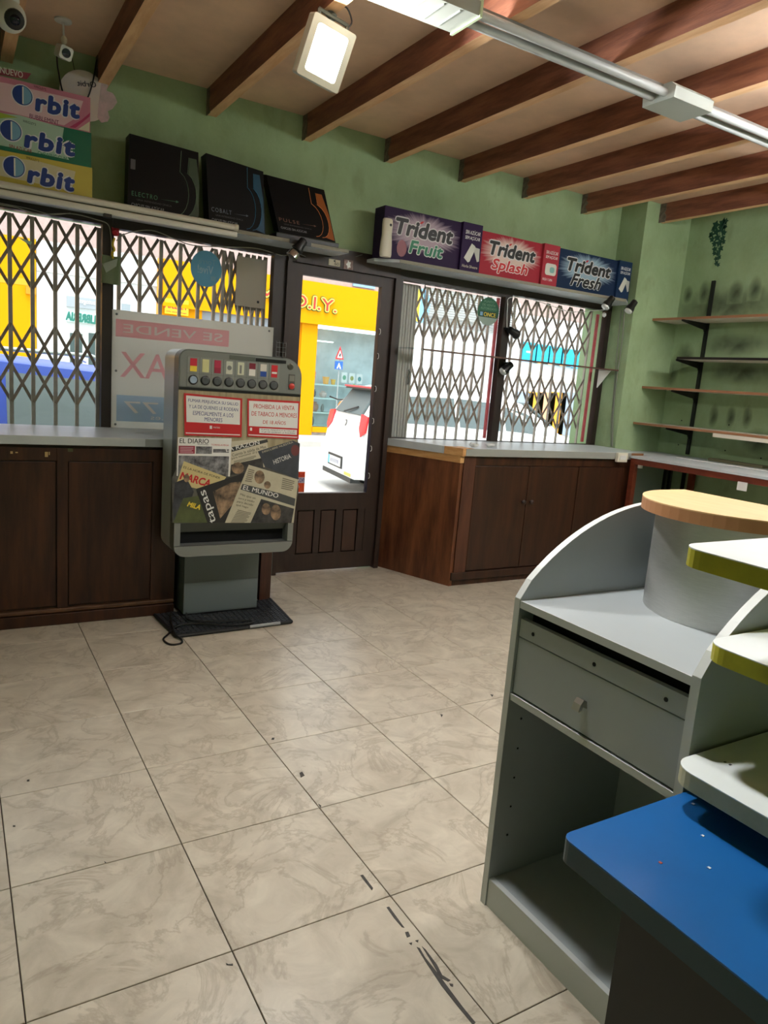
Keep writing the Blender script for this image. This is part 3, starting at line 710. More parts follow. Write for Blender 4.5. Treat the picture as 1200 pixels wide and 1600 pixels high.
for t, y in (('FUMAR PERJUDICA SU SALUD', .80), ('Y LA DE QUIENES LE RODEAN', .855)):
    q = inset(c2, .27, y, .92, y); letterspx(pl, t, q[0][0], q[0][1], q[1][0], q[1][1], 2.6, M['ink'], s2, d=.0065, th=.0002, bold=0)
obj('crest', sheetpx(pl, inset(c2, .05, .76, .09, .84), .0061, .0003), M['paper'], s2)
# control panel band
obj('black_seam', bx(VX0 + .004, VX1 - .002, .8385, .8425, 1.268, 1.281), M['black'], vm)
band = obj('control_panel', prism(B(), [(x, .8405, z) for x, z in rrect(VX0 + .006, VX1 - .004, 1.283, VZ1 - .006, .04, 6, (0, 0, .09, .045))], (0, .0015, 0)), gm2, vm, True)
a0, a1 = at(274, 567, 'y', .84), at(287, 598, 'y', .84)
seam = mat('panel_seam', (70, 73, 71), .5)
cols = [('d1', (200, 40, 60)), ('d2', (206, 206, 150)), ('d3', (176, 44, 74)), ('d4', (200, 202, 186)), ('d5', (206, 206, 180)), ('d6', (226, 222, 216)), ('d7', (214, 210, 200)), ('d8', (196, 34, 46))]
NP = 8; px0, px1 = 0.910, 1.402
for k in range(NP):
    xa = px0 + (px1 - px0) * k / NP; xb = px0 + (px1 - px0) * (k + 1) / NP; cx = (xa + xb) / 2
    zc = 1.388; o = obj('price_tile', bx(xa + .001, xb - .001, .8385, .8405, 1.352, 1.432), mat('tile_grey', (140, 143, 139), .4, .25), vm)
    c_ = obj('brand_card', bx(cx - .017, cx + .017, .837, .8385, 1.361, 1.425), mat('card_' + cols[k][0], cols[k][1], .45), vm)
    lower_c = {0: M['yellow'], 2: mat('card_violet', (150, 30, 60), .5), 5: mat('card_wine', (120, 24, 48), .5), 6: M['blueprint'], 7: M['paper']}.get(k)
    if k == 5: obj('card_top', bx(cx - .017, cx + .017, .8365, .837, 1.395, 1.425), lower_c, c_)
    elif k == 7: obj('card_mark', bx(cx - .014, cx + .014, .8365, .837, 1.380, 1.390), lower_c, c_)
    elif lower_c: obj('card_bottom', bx(cx - .017, cx + .017, .8365, .837, 1.361, 1.388), lower_c, c_)
    elif k == 3: bmv = B(); lathe(bmv, [(.012, 0), (.012, .0005)], (cx, .837, 1.392), (0, -1, 0), 14); obj('card_mark', bmv, M['midgrey'], c_)
    elif k == 4: obj('card_mark', bx(cx - .007, cx + .004, .8365, .837, 1.368, 1.41), M['midgrey'], c_)
    t2 = obj('button_plate', bx(xa + .001, xb - .001, .8385, .8405, 1.288, 1.349), mat('tile_grey', (140, 143, 139), .4, .25), vm)
    bmv = B(); lathe(bmv, [(.0245, 0), (.0245, .004), (.022, .006)], (cx, .8385, 1.320), (0, -1, 0), 20); bt = obj('selector_button', bmv, M['black'], vm, True)
    bmv = B(); lathe(bmv, [(.018, 0), (.018, .0012), (.016, .0018)], (cx, .8325, 1.320), (0, -1, 0), 18); obj('button_face', bmv, mat('button_face_' + ('blue' if k == 0 else 'grey'), (150, 170, 190) if k == 0 else (78, 82, 84), .4), bt)
obj('note_slot', bx(1.265, 1.435, .836, .8405, 1.437, 1.454), M['black'], vm)
obj('display_window', bx(1.125, 1.262, .8375, .8405, 1.436, 1.456), mat('lcd_grey', (88, 94, 88), .3), vm)
obj('coin_slot', lathe(B(), [(.018, 0), (.018, .002), (.012, .004)], (1.462, .8405, 1.425), (0, -1, 0), 16), mat('coin_plate', (86, 84, 76), .3, .6), vm)
obj('return_plate', bx(1.455, 1.492, .838, .8405, 1.302, 1.385, bev=.001), mat('return_dark', (84, 82, 78), .4), vm)
obj('return_card', bx(1.459, 1.488, .8368, .838, 1.348, 1.378), mat('return_grey', (128, 128, 120), .4), vm)
obj('return_button', lathe(B(), [(.016, 0), (.016, .004), (.012, .007)], (1.474, .838, 1.322), (0, -1, 0), 18), mat('return_red', (196, 52, 38), .4), vm, True)
pb = Plane((0, .8395, 0), (1, 0, 0), (0, 0, 1))

# rubber mat under the machine
mt = thing('ribbed_mat', 'black ribbed rubber mat under the vending machine', 'mat', (1.2, .95, 0))
ma, mb, mc, md = (0.872, 0.745), (1.522, 0.77), (1.562, 1.195), (0.845, 1.108)
rubber = mat('black_rubber', (24, 24, 26), .45)
bmv = B(); prism(bmv, [(*ma, .0005), (*mb, .0005), (*mc, .0005), (*md, .0005)], (0, 0, .013)); obj('base', bmv, rubber, mt)
bm = B()
for i in range(24):
    for j in range(17):
        s, t = (i + .5) / 24, (j + .5) / 17
        x = (ma[0] * (1 - s) + mb[0] * s) * (1 - t) + (md[0] * (1 - s) + mc[0] * s) * t; y = (ma[1] * (1 - s) + mb[1] * s) * (1 - t) + (md[1] * (1 - s) + mc[1] * s) * t
        if .975 < x < 1.43 and y > 1.035: continue
        box(bm, x - .010, x + .010, y - .007, y + .007, .0135, .0175)
o = obj('studs', bm, mat('stud_grey', (52, 54, 58), .4), mt); o['kind'] = 'stuff'
rim = B()
for p, q in ((ma, mb), (mb, mc), (md, ma)): tube(rim, [(*p, .012), (*q, .012)], .010, 8)
obj('rim', rim, rubber, mt)
obj('worn_rim_patch', tube(B(), [(1.27, .757, .014), (1.45, .764, .014)], .0092, 8), mat('worn_grey', (150, 152, 152), .5), mt)
# black cable
zc = .0295
cpts = [(1.0, 1.03, zc), (.98, .92, zc), (1.08, .86, zc), (1.22, .83, zc), (1.30, .79, zc), (1.24, .765, zc), (1.12, .79, zc), (.98, .86, zc), (.89, .84, zc), (.84, .80, .006), (.80, .735, .005), (.815, .66, .005), (.865, .655, .005), (.885, .70, .005), (.865, .745, .02), (.87, .82, zc), (.90, .98, zc), (.93, 1.08, zc)]
tag(obj('power_cable', tube(B(), spline(cpts, 6), .0055, 8), M['black'], smooth=True), 'black power cable looped on the mat and tiles', 'cable')

# ------------------------------------------------------------------ shelves above the windows
ls = thing('wall_shelf', 'long pale shelf above the left windows and the door', 'shelf', (0.4, 1.62, 2.18))
obj('board', bx(-1.33, 2.11, 1.512, 1.734, 2.1755, 2.1955), M['white_top'], ls)
obj('edge_band', bx(-1.33, 2.11, 1.509, 1.5125, 2.175, 2.196), mat('greenish_grey_edge', (132, 128, 112), .6), ls)
rs = thing('wall_shelf', 'pale shelf above the right windows carrying three large gum boxes', 'shelf', (3.5, 1.62, 2.175))
obj('board', prism(B(), [(2.36, 1.62, 2.175), (2.50, 1.512, 2.175), (4.62, 1.44, 2.175), (4.78, 1.56, 2.175), (4.78, 1.734, 2.175), (2.36, 1.734, 2.175)], (0, 0, .02)), M['white_top'], rs)
obj('edge_band', prism(B(), [(2.497, 1.511, 2.1745), (4.62, 1.439, 2.1745), (4.62, 1.436, 2.1745), (2.497, 1.508, 2.1745)], (0, 0, .021)), mat('greenish_grey_edge', (132, 128, 112), .6), rs)
# fluorescent batten along the left shelf
ft = thing('fluorescent_batten', 'unlit cream fluorescent batten along the front of left shelf', 'lamp', (0, 1.48, 2.17))
obj('housing', bx(-1.3, 1.36, 1.478, 1.5085, 2.146, 2.176, bev=.006), M['offwhite_tube'], ft, True)
obj('tube', tube(B(), [(-1.28, 1.482, 2.198), (1.345, 1.482, 2.198)], .0165, 14), M['offwhite_tube'], ft, True)
for x in (-1.29, 1.348): obj('end_cap', tube(B(), [(x - .01, 1.482, 2.198), (x + .012, 1.482, 2.198)], .019, 14), M['cream'], ft, True)
obj('fixing_clip', bx(.62, .66, 1.47, 1.50, 2.128, 2.147), M['black'], ft)

# ------------------------------------------------------------------ gum display boxes
def carton(name, label, group, f, depth, m, **kw):
    """f: front corners TL TR BR BL (world), depth: vector"""
    f = [Vector(p) for p in f]; bk = [p + Vector(depth) for p in f]
    r = thing(name, label, 'box', (f[2] + f[3] + bk[2] + bk[3]) / 4, group)
    obj('carton', hexa(B(), f, bk), m, r)
    pl = Plane(f[3], f[2] - f[3], f[0] - f[3])
    return r, pl
# trident boxes
def star(cx, cy, rx, ry, n, k, ph=0): return [(cx + (rx if i % 2 else rx * k) * math.cos(ph + i * PI / n), cy + (ry if i % 2 else ry * k) * math.sin(ph + i * PI / n)) for i in range(2 * n)]
glow = {'purple': (176, 158, 170), 'pink': (214, 190, 180), 'blue': (150, 176, 194)}
def burst_mat(name, body, glowc):
    m = bpy.data.materials.new(name); m.use_nodes = True; nt = m.node_tree; N = nt.nodes; L = nt.links; b = N['Principled BSDF']; b.inputs['Roughness'].default_value = .6; b.inputs['Specular IOR Level'].default_value = .2
    tc = N.new('ShaderNodeTexCoord'); mp = N.new('ShaderNodeMapping'); mp.inputs['Location'].default_value = (-.5, 0, -.6); L.new(tc.outputs['Generated'], mp.inputs[0])
    sx = N.new('ShaderNodeSeparateXYZ'); L.new(mp.outputs[0], sx.inputs[0])
    def mth(op, a, b_=None):
        q = N.new('ShaderNodeMath'); q.operation = op
        for i, v in enumerate((a, b_)):
            if v is None: continue
            if isinstance(v, (int, float)): q.inputs[i].default_value = v
            else: L.new(v, q.inputs[i])
        return q.outputs[0]
    x = mth('MULTIPLY', sx.outputs[0], 2.1); z = mth('MULTIPLY', sx.outputs[2], 2.7)
    d = mth('SQRT', mth('ADD', mth('MULTIPLY', x, x), mth('MULTIPLY', z, z)))
    an = mth('ARCTAN2', z, x)
    cx = N.new('ShaderNodeCombineXYZ'); L.new(mth('MULTIPLY', an, 3.2), cx.inputs[0])
    n = N.new('ShaderNodeTexNoise'); n.inputs['Scale'].default_value = 2.2; n.inputs['Detail'].default_value = 3; L.new(cx.outputs[0], n.inputs['Vector'])
    f = mth('SUBTRACT', mth('ADD', 0.62, mth('MULTIPLY', n.outputs['Fac'], 0.85)), d)
    r = N.new('ShaderNodeValToRGB'); r.color_ramp.elements[0].position = .0; r.color_ramp.elements[0].color = lin(body); r.color_ramp.elements[1].position = .42; r.color_ramp.elements[1].color = lin(glowc)
    L.new(f, r.inputs['Fac']); L.new(r.outputs['Color'], b.inputs['Base Color'])
    return m
def trident(label, x0, xs, x1, z1, body, panelc, sub, subm, glowc, second, yf=1.548):
    m = mat('carton_' + sub.lower(), body, .6, spec=.2)
    r, pl = carton('gum_box', label, 'gum cartons on the right shelf', [(x0, yf, z1), (xs, yf, z1), (xs, yf, 2.196), (x0, yf, 2.196)], (0, .13, 0), m)
    w_, h_ = xs - x0, z1 - 2.196
    pm = mat('carton_panel_' + sub.lower(), panelc, .6, spec=.2)
    obj('side_pack', bx(xs + .001, x1, yf - .022, yf + .13, 2.1965, z1 + .004), pm, r)
    ps = Plane((xs, yf - .022, 2.1965), (1, 0, 0), (0, 0, 1)); pw = x1 - xs; ph = z1 - 2.1965
    obj('burst', sheet(pl, [(.004, .004), (w_ - .004, .004), (w_ - .004, h_ - .004), (.004, h_ - .004)], .0006, .0003), burst_mat('burst_' + sub.lower(), body, glowc), r)
    letters(pl, 'Trident', w_ * .128, w_ * .912, h_ * .475, h_ * .855, mat('halo_white', (206, 204, 204), .45), r, d=.0011, shear=.18, bold=.095)
    letters(pl, 'Trident', w_ * .14, w_ * .90, h_ * .50, h_ * .83, M['ink'], r, d=.0018, shear=.18, bold=.05)
    obj('accent', sheet(pl, [(w_ * .44, h_ * .79), (w_ * .47, h_ * .79), (w_ * .50, h_ * .85), (w_ * .465, h_ * .84)], .0018), M['red'], r)
    return r, pl, ps, w_, h_, pw, ph
def packtext(r, ps, pw, ph, foot=None):
    letters(ps, 'SIN AZÚCAR', pw * .14, pw * .9, ph * .78, ph * .88, M['paper'], r, d=.001, shear=.15, bold=.02)
    letters(ps, 'SEM AÇÚCAR', pw * .14, pw * .9, ph * .66, ph * .76, M['paper'], r, d=.001, shear=.15, bold=.02)
    if foot: letters(ps, foot, pw * .1, pw * .9, ph * .09, ph * .15, M['news'], r, d=.001, shear=.15, bold=.02)
gumw = mat('gum_white', (206, 206, 196), .45)
def gum2(r, ps, pw, ph, tint=None):
    g = obj('gum_piece', sheet(ps, [(pw * .16, ph * .28), (pw * .50, ph * .60), (pw * .66, ph * .56), (pw * .72, ph * .52), (pw * .46, ph * .22), (pw * .38, ph * .20)], .0012, .002), gumw, r)
    obj('gum_piece', sheet(ps, [(pw * .62, ph * .48), (pw * .72, ph * .53), (pw * .92, ph * .52), (pw * .94, ph * .26), (pw * .84, ph * .24)], .0012, .002), mat('gum_shade', (186, 186, 178), .45), r)
r, pl, ps, w_, h_, pw, ph = trident('large purple gum carton with green fruit lettering, left on right shelf', 2.375, 3.0, 3.172, 2.522, (42, 24, 60), (46, 28, 66), 'Fruit', None, glow['purple'], None)
for o_, mm, bb in ((.006, mat('fruit_glow', (206, 216, 206), .45), .08), (.0, M['green'], .04)):
    letters(pl, 'Fruit', w_ * .33 - o_, w_ * .78 + o_, h_ * .18 - o_, h_ * .44 + o_, mm, r, d=.0018 + (.0006 if o_ == 0 else 0), shear=.18, bold=bb)
obj('berry', sheet(pl, [(w_ * .24 + .04 * math.cos(a * PI / 6), h_ * .24 + .055 * math.sin(a * PI / 6)) for a in range(12)], .001), mat('berry_red', (120, 26, 40), .4), r)
packtext(r, ps, pw, ph, 'Hierba Silvestre'); gum2(r, ps, pw, ph)
r, pl, ps, w_, h_, pw, ph = trident('large red and white gum carton with splash lettering, middle of right shelf', 3.178, 3.765, 3.925, 2.50, (158, 42, 56), (168, 54, 66), 'Splash', None, glow['pink'], None)
letters(pl, 'Splash', w_ * .19, w_ * .80, h_ * .10, h_ * .46, M['paper'], r, d=.0018, shear=.2, bold=.085)
letters(pl, 'Splash', w_ * .2, w_ * .79, h_ * .115, h_ * .445, M['red'], r, d=.0026, shear=.2, bold=.04)
packtext(r, ps, pw, ph)
obj('gum_piece', sheet(ps, rrect(pw * .18, pw * .88, ph * .28, ph * .56, .02, 4), .0012, .002), gumw, r)
obj('gum_filling', sheet(ps, rrect(pw * .46, pw * .76, ph * .34, ph * .48, .015, 4), .0034, .0006), mat('gum_teal', (120, 176, 172), .4), r)
letters(ps, 'FRESA Y LIMA', pw * .08, pw * .7, ph * .14, ph * .2, M['paper'], r, d=.001, shear=.15, bold=.01)
r, pl, ps, w_, h_, pw, ph = trident('large blue gum carton with fresh lettering, right end of right shelf', 3.94, 4.585, 4.735, 2.50, (22, 42, 72), (24, 48, 80), 'Fresh', None, glow['blue'], None)
letters(pl, 'Fresh', w_ * .22, w_ * .76, h_ * .14, h_ * .48, M['paper'], r, d=.0018, shear=.35, bold=.085)
letters(pl, 'Fresh', w_ * .225, w_ * .755, h_ * .15, h_ * .47, M['ink'], r, d=.0026, shear=.35, bold=.035)
packtext(r, ps, pw, ph); gum2(r, ps, pw, ph)

# black '5' boxes
def five(label, f, depth, word, accent, wordc, base=False):
    r, pl = carton('gum_box', label, 'black gum cartons on the left shelf', f, depth, M['blackbox'])
    W = (Vector(f[2]) - Vector(f[3])).length; H = (Vector(f[0]) - Vector(f[3])).length
    am = mat('accent_' + word.lower(), accent, .4); ln = mat('accent_line_' + word.lower(), tuple(min(255, int(c * 1.35) + 30) for c in accent), .4)
    # coloured numeral edge
    c0 = W * .80
    numeral = [(c0 + .005 * W, .87 * H), (W * .995, .84 * H), (W * .995, .02 * H), (c0 - .03 * W, .03 * H)]
    arc = [(c0 - .03 * W + .175 * W * math.sin(a), .05 * H + .60 * H * (1 - math.cos(a)) / 2) for a in [PI * k / 10 for k in range(11)]]
    obj('colour_field', sheet(pl, [(W * .93, .86 * H), (c0 + .03 * W, .86 * H), (c0 + .02 * W, .64 * H)] + [(a, b) for a, b in reversed(arc[1:])] + [(W * .985, .03 * H), (W * .985, .5 * H)], .0008), am, r)
    for off in (0.0, -.11):
        pts = [pl.p(c0 + .02 * W + off * W, (.86 if off == 0 else .93) * H, .0014), pl.p(c0 + .01 * W + off * W, .645 * H, .0014)] + [pl.p(a + off * W, b, .0014) for a, b in reversed(arc[:-1])]
        obj('numeral_outline', tube(B(), pts, .0016, 4), ln, r)
    letters(pl, word, W * .05, W * .40, H * .21, H * .27, mat('word_' + word.lower(), wordc, .45), r, d=.001, bold=.0, spacing=1.3)
    letters(pl, 'UNA INTENSIDAD ÚNICA', W * .12, W * .6, H * .155, H * .185, mat('dull_grey_print', (84, 86, 88), .5), r, d=.001, bold=0)
    letters(pl, 'CHICLES SIN AZÚCAR', W * .05, W * .50, H * .075, H * .125, mat('pale_grey_print', (150, 152, 156), .5), r, d=.001, bold=0.01)
    obj('arrow', sheet(pl, [(W * .45, H * .232), (W * .66, H * .236), (W * .66, H * .222), (W * .70, H * .24), (W * .66, H * .256), (W * .66, H * .242)], .001), mat('word_' + word.lower(), wordc, .45), r)
    return r, pl, W, H
r, pl, W, H = five('black gum carton with green numeral, leftmost of three on left shelf', [(.770, 1.60, 2.605), (1.150, 1.60, 2.59), (1.155, 1.56, 2.197), (.757, 1.56, 2.197)], (0, .10, 0), 'ELECTRO', (58, 78, 60), (70, 130, 96))
obj('label_tab', sheet(pl, [(.01, H * .55), (.035, H * .55), (.035, H * .68), (.01, H * .68)], .001), mat('grey_tab', (88, 90, 96), .4), r)
five('black gum carton with blue numeral, middle of three on left shelf', [(1.194, 1.60, 2.597), (1.545, 1.60, 2.568), (1.562, 1.56, 2.197), (1.215, 1.56, 2.197)], (0, .10, 0), 'COBALT', (20, 74, 104), (110, 122, 134))
r, pl, W, H = five('black gum carton with orange numeral leaning back on a black tray', [(1.573, 1.62, 2.56), (1.962, 1.62, 2.548), (2.02, 1.525, 2.226), (1.635, 1.525, 2.226)], (0, .09, .02), 'PULSE', (158, 88, 40), (130, 92, 74))
bm = bx(1.615, 2.04, 1.517, 1.64, 2.1965, 2.224, bev=.003); obj('tray', bm, M['black'], r)

# orbit boxes
def orbit(label, z0, z1, xr, body, flavour, txtm, extra):
    yf = 1.515
    m = mat('orbit_' + flavour, body, .4)
    r, pl = carton('gum_box', label, 'gum cartons stacked on the left shelf', [(-.24, yf + .03, z1), (xr, yf, z1), (xr, yf, z0), (-.24, yf + .03, z0)], (0, .15, 0), m)
    return r, pl
def orbit_logo(r, pl, u0, v0, u1, v1, disc, dr):
    wm = mat('orbit_halo', (222, 224, 232), .45); bl = mat('orbit_blue', (34, 62, 140), .4)
    c = pl.px(*disc); q = pl.px(disc[0] + dr, disc[1] + dr * .15); R_ = math.hypot(q[0] - c[0], q[1] - c[1])
    circ = lambda k, a0=0, a1=2 * PI, n=28: [(c[0] + k * R_ * math.cos(a0 + (a1 - a0) * i / n), c[1] + k * R_ * math.sin(a0 + (a1 - a0) * i / n)) for i in range(n + (0 if a1 - a0 > 6 else 1))]
    obj('disc_rim', sheet(pl, circ(1.08), .0008), wm, r); obj('disc', sheet(pl, circ(.98), .0014), bl, r)
    obj('disc_half', sheet(pl, circ(.9, -PI / 2 + .08, PI / 2 - .08), .002), M['lightblue'], r)
    obj('disc_bar', sheet(pl, [(c[0] - .02 * R_, c[1] - .86 * R_), (c[0] + .12 * R_, c[1] - .86 * R_), (c[0] + .12 * R_, c[1] + .86 * R_), (c[0] - .02 * R_, c[1] + .86 * R_)], .0024), M['paper'], r)
    letterspx(pl, 'rbit', u0, v0, u1, v1, 32.5, wm, r, d=.0012, shear=.1, bold=.10, spacing=1.12)
    letterspx(pl, 'rbit', u0, v0, u1, v1, 29, bl, r, d=.002, shear=.1, bold=.06, spacing=1.12)
    letterspx(pl, "WRIGLEY'S", disc[0] + dr * 1.1, disc[1] - dr * .9, disc[0] + dr * 2.3, disc[1] - dr * .55, 4, M['ink'], r, d=.001, bold=0)
r, pl = orbit('pink gum carton on top of the stack on left shelf', 2.540, 2.708, .556, (196, 124, 150), 'pink', None, None)
obj('pale_panel', sheetpx(pl, [(-60, 118), (10, 130), (130, 158), (122, 182), (100, 196), (-60, 158)], .0004, .0003), mat('orbit_pale_pink', (222, 190, 202), .4), r)
obj('swoosh', sheetpx(pl, [(141, 176), (140, 182), (118, 200), (108, 199), (128, 187)], .0008), mat('orbit_magenta', (176, 56, 104), .4), r)
obj('white_corner', sheetpx(pl, [(140, 190), (139.5, 206), (122, 202)], .0008), M['cream'], r)
orbit_logo(r, pl, 54, 159, 125, 173, (35, 149), 16)
letterspx(pl, 'BUBBLEMINT', 46, 181, 92, 192, 7, mat('orbit_plum', (116, 52, 96), .4), r, d=.0014, bold=.02)
obj('flap', sheetpx(pl, [(-60, 96), (49, 115), (42, 124), (-60, 108)], .0015, .001), mat('orbit_wine', (136, 62, 78), .4), r)
letterspx(pl, 'NUEVO', 0, 109, 36, 117.5, 10, M['paper'], r, d=.003, bold=.02)
r, pl = orbit('green gum carton in the middle of the stack on left shelf', 2.370, 2.539, .562, (18, 108, 84), 'green', None, None)
obj('pale_panel', sheetpx(pl, [(-60, 170), (30, 180), (100, 200), (96, 224), (108, 250), (-60, 214)], .0004, .0003), mat('orbit_mint', (170, 200, 186), .4), r)
obj('swoosh', sheetpx(pl, [(-40, 176), (0, 176), (28, 184), (10, 184), (-40, 190)], .0008), mat('orbit_lime', (164, 186, 70), .4), r)
orbit_logo(r, pl, 37, 216, 118, 232, (17, 204), 17)
letterspx(pl, 'SIN AZÚCAR', 14, 227, 50, 236, 6.5, mat('orbit_brick', (150, 52, 52), .4), r, d=.0014, bold=.03)
letterspx(pl, 'CHEWING GUM', 59, 239, 104, 249, 6.5, M['green'], r, d=.0014, bold=.0)
r, pl = orbit('yellow gum carton at the bottom of the stack on left shelf', 2.1965, 2.369, .568, (200, 184, 84), 'yellow', None, None)
obj('pale_panel', sheetpx(pl, [(-60, 236), (60, 252), (118, 268), (112, 298), (-60, 262)], .0004, .0003), mat('orbit_sand', (206, 200, 170), .4), r)
orbit_logo(r, pl, 42, 271, 117, 287, (22, 261), 17)

# round hanging cardboard sign behind the stack
hs = thing('hanging_card', 'round pale pink cardboard sign hanging behind the stacked cartons', 'sign', (.60, 1.66, 2.72))
pl = Plane((.6, 1.715, 2.78), (1, 0, 0), (0, 0, 1))
cpt = pl.px(132, 150)
ring = [(cpt[0] + .125 * math.cos(a * PI / 14), cpt[1] + .125 * math.sin(a * PI / 14)) for a in range(28)]
obj('card', sheet(pl, ring, 0, .004), mat('card_pearl', (206, 196, 198), .5, color2=(222, 206, 190), vscale=5), hs)
edge = [pl.px(*q) for q in ((158, 128), (166, 126), (169, 134), (166, 142), (176, 146), (180, 152), (183, 160), (176, 170), (168, 174), (171, 184), (168, 190), (158, 192), (152, 184), (154, 160))]
obj('scalloped_edge', sheet(pl, edge, .001, .004), mat('card_grey_pink', (176, 160, 160), .5, color2=(206, 176, 182), vscale=16), hs)
letterspx(pl, 'Orbit', 120, 130, 150, 133, 9, mat('card_ink', (60, 50, 70), .5), hs, d=.006, mirror=True)
for dx in (-.05, .05):
    tp = pl.p(cpt[0] + dx, cpt[1] + .11, .002); obj('cord', tube(B(), [tp, (tp.x + dx * .4, tp.y + .02, 2.998)], .002, 5), M['black'], hs)

# ------------------------------------------------------------------ small things at shelf height
af = thing('air_freshener', 'white upright air freshener on the left end of right shelf', 'air freshener', (2.42, 1.53, 2.195))
a, b = at(594, 352, 'y', 1.52), at(613, 402, 'y', 1.52); cx = (a.x + b.x) / 2
bmv = B(); lathe(bmv, [(.040, 0), (.044, .02), (.042, .08), (.036, .14), (.038, .2), (.036, .232), (.03, .24)], (cx, 1.545 - .02, 2.1955), n=24)
for v in bmv.verts: v.co.y = 1.52 + (v.co.y - 1.525) * .6
obj('body', bmv, M['cream'], af, True)
obj('nozzle', lathe(B(), [(.009, 0), (.007, .003)], (cx + .012, 1.4965, 2.395), (0, -1, 0), 12), M['black'], af)
for k, (u0, v0, u1, v1, m_, lab) in enumerate(((514, 404, 531, 417, M['news'], 'small yellowed card on the door head'), (538, 405, 551, 422, mat('photo_card', (150, 120, 110), .5, color2=(70, 48, 44), vscale=40), 'small printed card on the door head, right of the yellowed one'))):
    a, b = at(u0, v0, 'y', 1.715), at(u1, v1, 'y', 1.715)
    c_ = thing('card', lab, 'card', ((a.x + b.x) / 2, 1.716, b.z)); obj('sheet', bx(a.x, b.x, 1.714, 1.7195, b.z, a.z), m_, c_)
    pl = Plane((a.x, 1.714, b.z), (1, 0, 0), (0, 0, 1)); W, H = b.x - a.x, a.z - b.z
    if k == 0:
        letters(pl, '60', W * .5, W * .9, H * .15, H * .6, M['ink'], c_, d=.001); obj('printed_heart', sheet(pl, star(W * .5, H * .75, .01, .01, 3, .6), .001), M['ink'], c_)
    else: obj('print', sheet(pl, star(W * .5, H * .5, .02, .03, 5, .6), .001), M['paper'], c_)
# clip spotlights
def spot(u, v, u2, v2, y, label, L=.10, chrome=False):
    a = at(u, v, 'y', y); b = at(u2, v2, 'y', y + .01)      # back end, mouth
    d = (b - a).normalized()
    r = thing('clip_spotlight', label, 'lamp', a, 'black clip spotlights')
    obj('head', lathe(B(), [(.012, 0), (.026, .008), (.028, .05), (.036, .075), (.037, L), (.033, L)], a, d, 18), M['black'], r, True)
    if chrome:
        obj('reflector', lathe(B(), [(.020, L), (.034, L + .02), (.040, L + .055), (.036, L + .055)], a, d, 18), mat('chrome_fins', (196, 196, 196), .15, .95), r, True)
    else:
        obj('bulb', lathe(B(), [(.033, L - .002), (.031, L + .012), (.018, L + .02), (.002, L + .022)], a, d, 18), mat('reflector_bulb', (214, 218, 214), .2, .2), r, True)
    return r, a, d
r, a, d = spot(476, 374, 462, 393, 1.46, 'black clip spotlight with chrome fins at the right end of left shelf', chrome=True, L=.08)
obj('clip', bx(1.70, 1.84, 1.50, 1.5085, 2.172, 2.196), M['black'], r)
r, a, d = spot(795, 514, 811, 526, 1.70, 'black clip spotlight on the window mullion above the glass shelf')
obj('clip', tube(B(), [a, (a.x - .01, 1.741, a.z + .005)], .009, 8), M['black'], r)
r, a, d = spot(800, 568, 783, 583, 1.70, 'black clip spotlight on the window mullion below the glass shelf')
obj('clip', tube(B(), [a, (3.665, 1.741, a.z)], .009, 8), M['black'], r)
r, a, d = spot(958, 464, 944, 482, 1.40, 'black clip spotlight under the right shelf end, left of two')
obj('clip', tube(B(), [a, (a.x + .02, 1.47, 2.185)], .009, 8), M['black'], r)
r, a, d = spot(993, 470, 981, 487, 1.42, 'black clip spotlight at the pillar edge, right of two')
obj('clip', tube(B(), [a, (4.79, 1.53, 2.185)], .009, 8), M['black'], r)

# glass shelf in right windows
gs = thing('glass_shelf', 'thin glass shelf across the right windows', 'shelf', (3.7, 1.62, 1.63))
obj('pane', prism(B(), [(2.68, 1.60, 1.630), (4.77, 1.56, 1.630), (4.77, 1.735, 1.630), (2.68, 1.735, 1.630)], (0, 0, .008)), glass_mat('shelf_glass', (.86, .92, .92), rough=.05), gs)
obj('front_edge', prism(B(), [(2.80, 1.594, 1.628), (4.77, 1.554, 1.628), (4.77, 1.559, 1.628), (2.80, 1.599, 1.628)], (0, 0, .012)), mat('brown_shelf_edge', (92, 66, 56), .4), gs)
for x in (4.72,): obj('bracket', prism(B(), [(x, 1.73, 1.48), (x, 1.60, 1.6285), (x, 1.73, 1.6285)], (.01, 0, 0)), M['white'], gs)
obj('hanging_wire', tube(B(), [(2.86, 1.735, 2.10), (2.80, 1.60, 1.632)], .0035, 6), M['steel'], gs)

# wires
def wire(pts, label, m, r=.003):
    return tag(obj('electric_wire', tube(B(), spline(pts, 6), r, 6), m, smooth='all'), label, 'wire')
grey_w = mat('grey_wire', (168, 164, 152), .5)
P = lambda u, v, y=1.735: at(u, v, 'y', y)
wire([P(-30, 316), P(20, 323), P(60, 334), P(112, 334), P(150, 343), P(168, 350), P(173, 366), P(174, 392), P(172, 408)], 'grey wire along the header of the leftmost window', grey_w)
wire([P(-30, 312), P(40, 325), P(80, 335), P(110, 333)], 'second thin grey wire along the leftmost window header', grey_w, .0025)
wire([P(182, 376), P(200, 364), P(236, 360), P(268, 371), P(300, 383), P(350, 386), P(400, 388), P(440, 399), P(456, 396, 1.6)], 'grey wire drooping over the head of the for sale window', grey_w)
wire([P(466, 396, 1.6), P(480, 402), P(500, 410), P(530, 408), P(566, 398)], 'thin dark wire above the door', M['midgrey'], .0025)
wire([P(792, 512), P(793, 480), P(797, 465), P(830, 468), P(862, 478), P(890, 487), P(920, 486), P(944, 484, 1.6)], 'white wire from mullion spotlight to the pillar', M['white'])
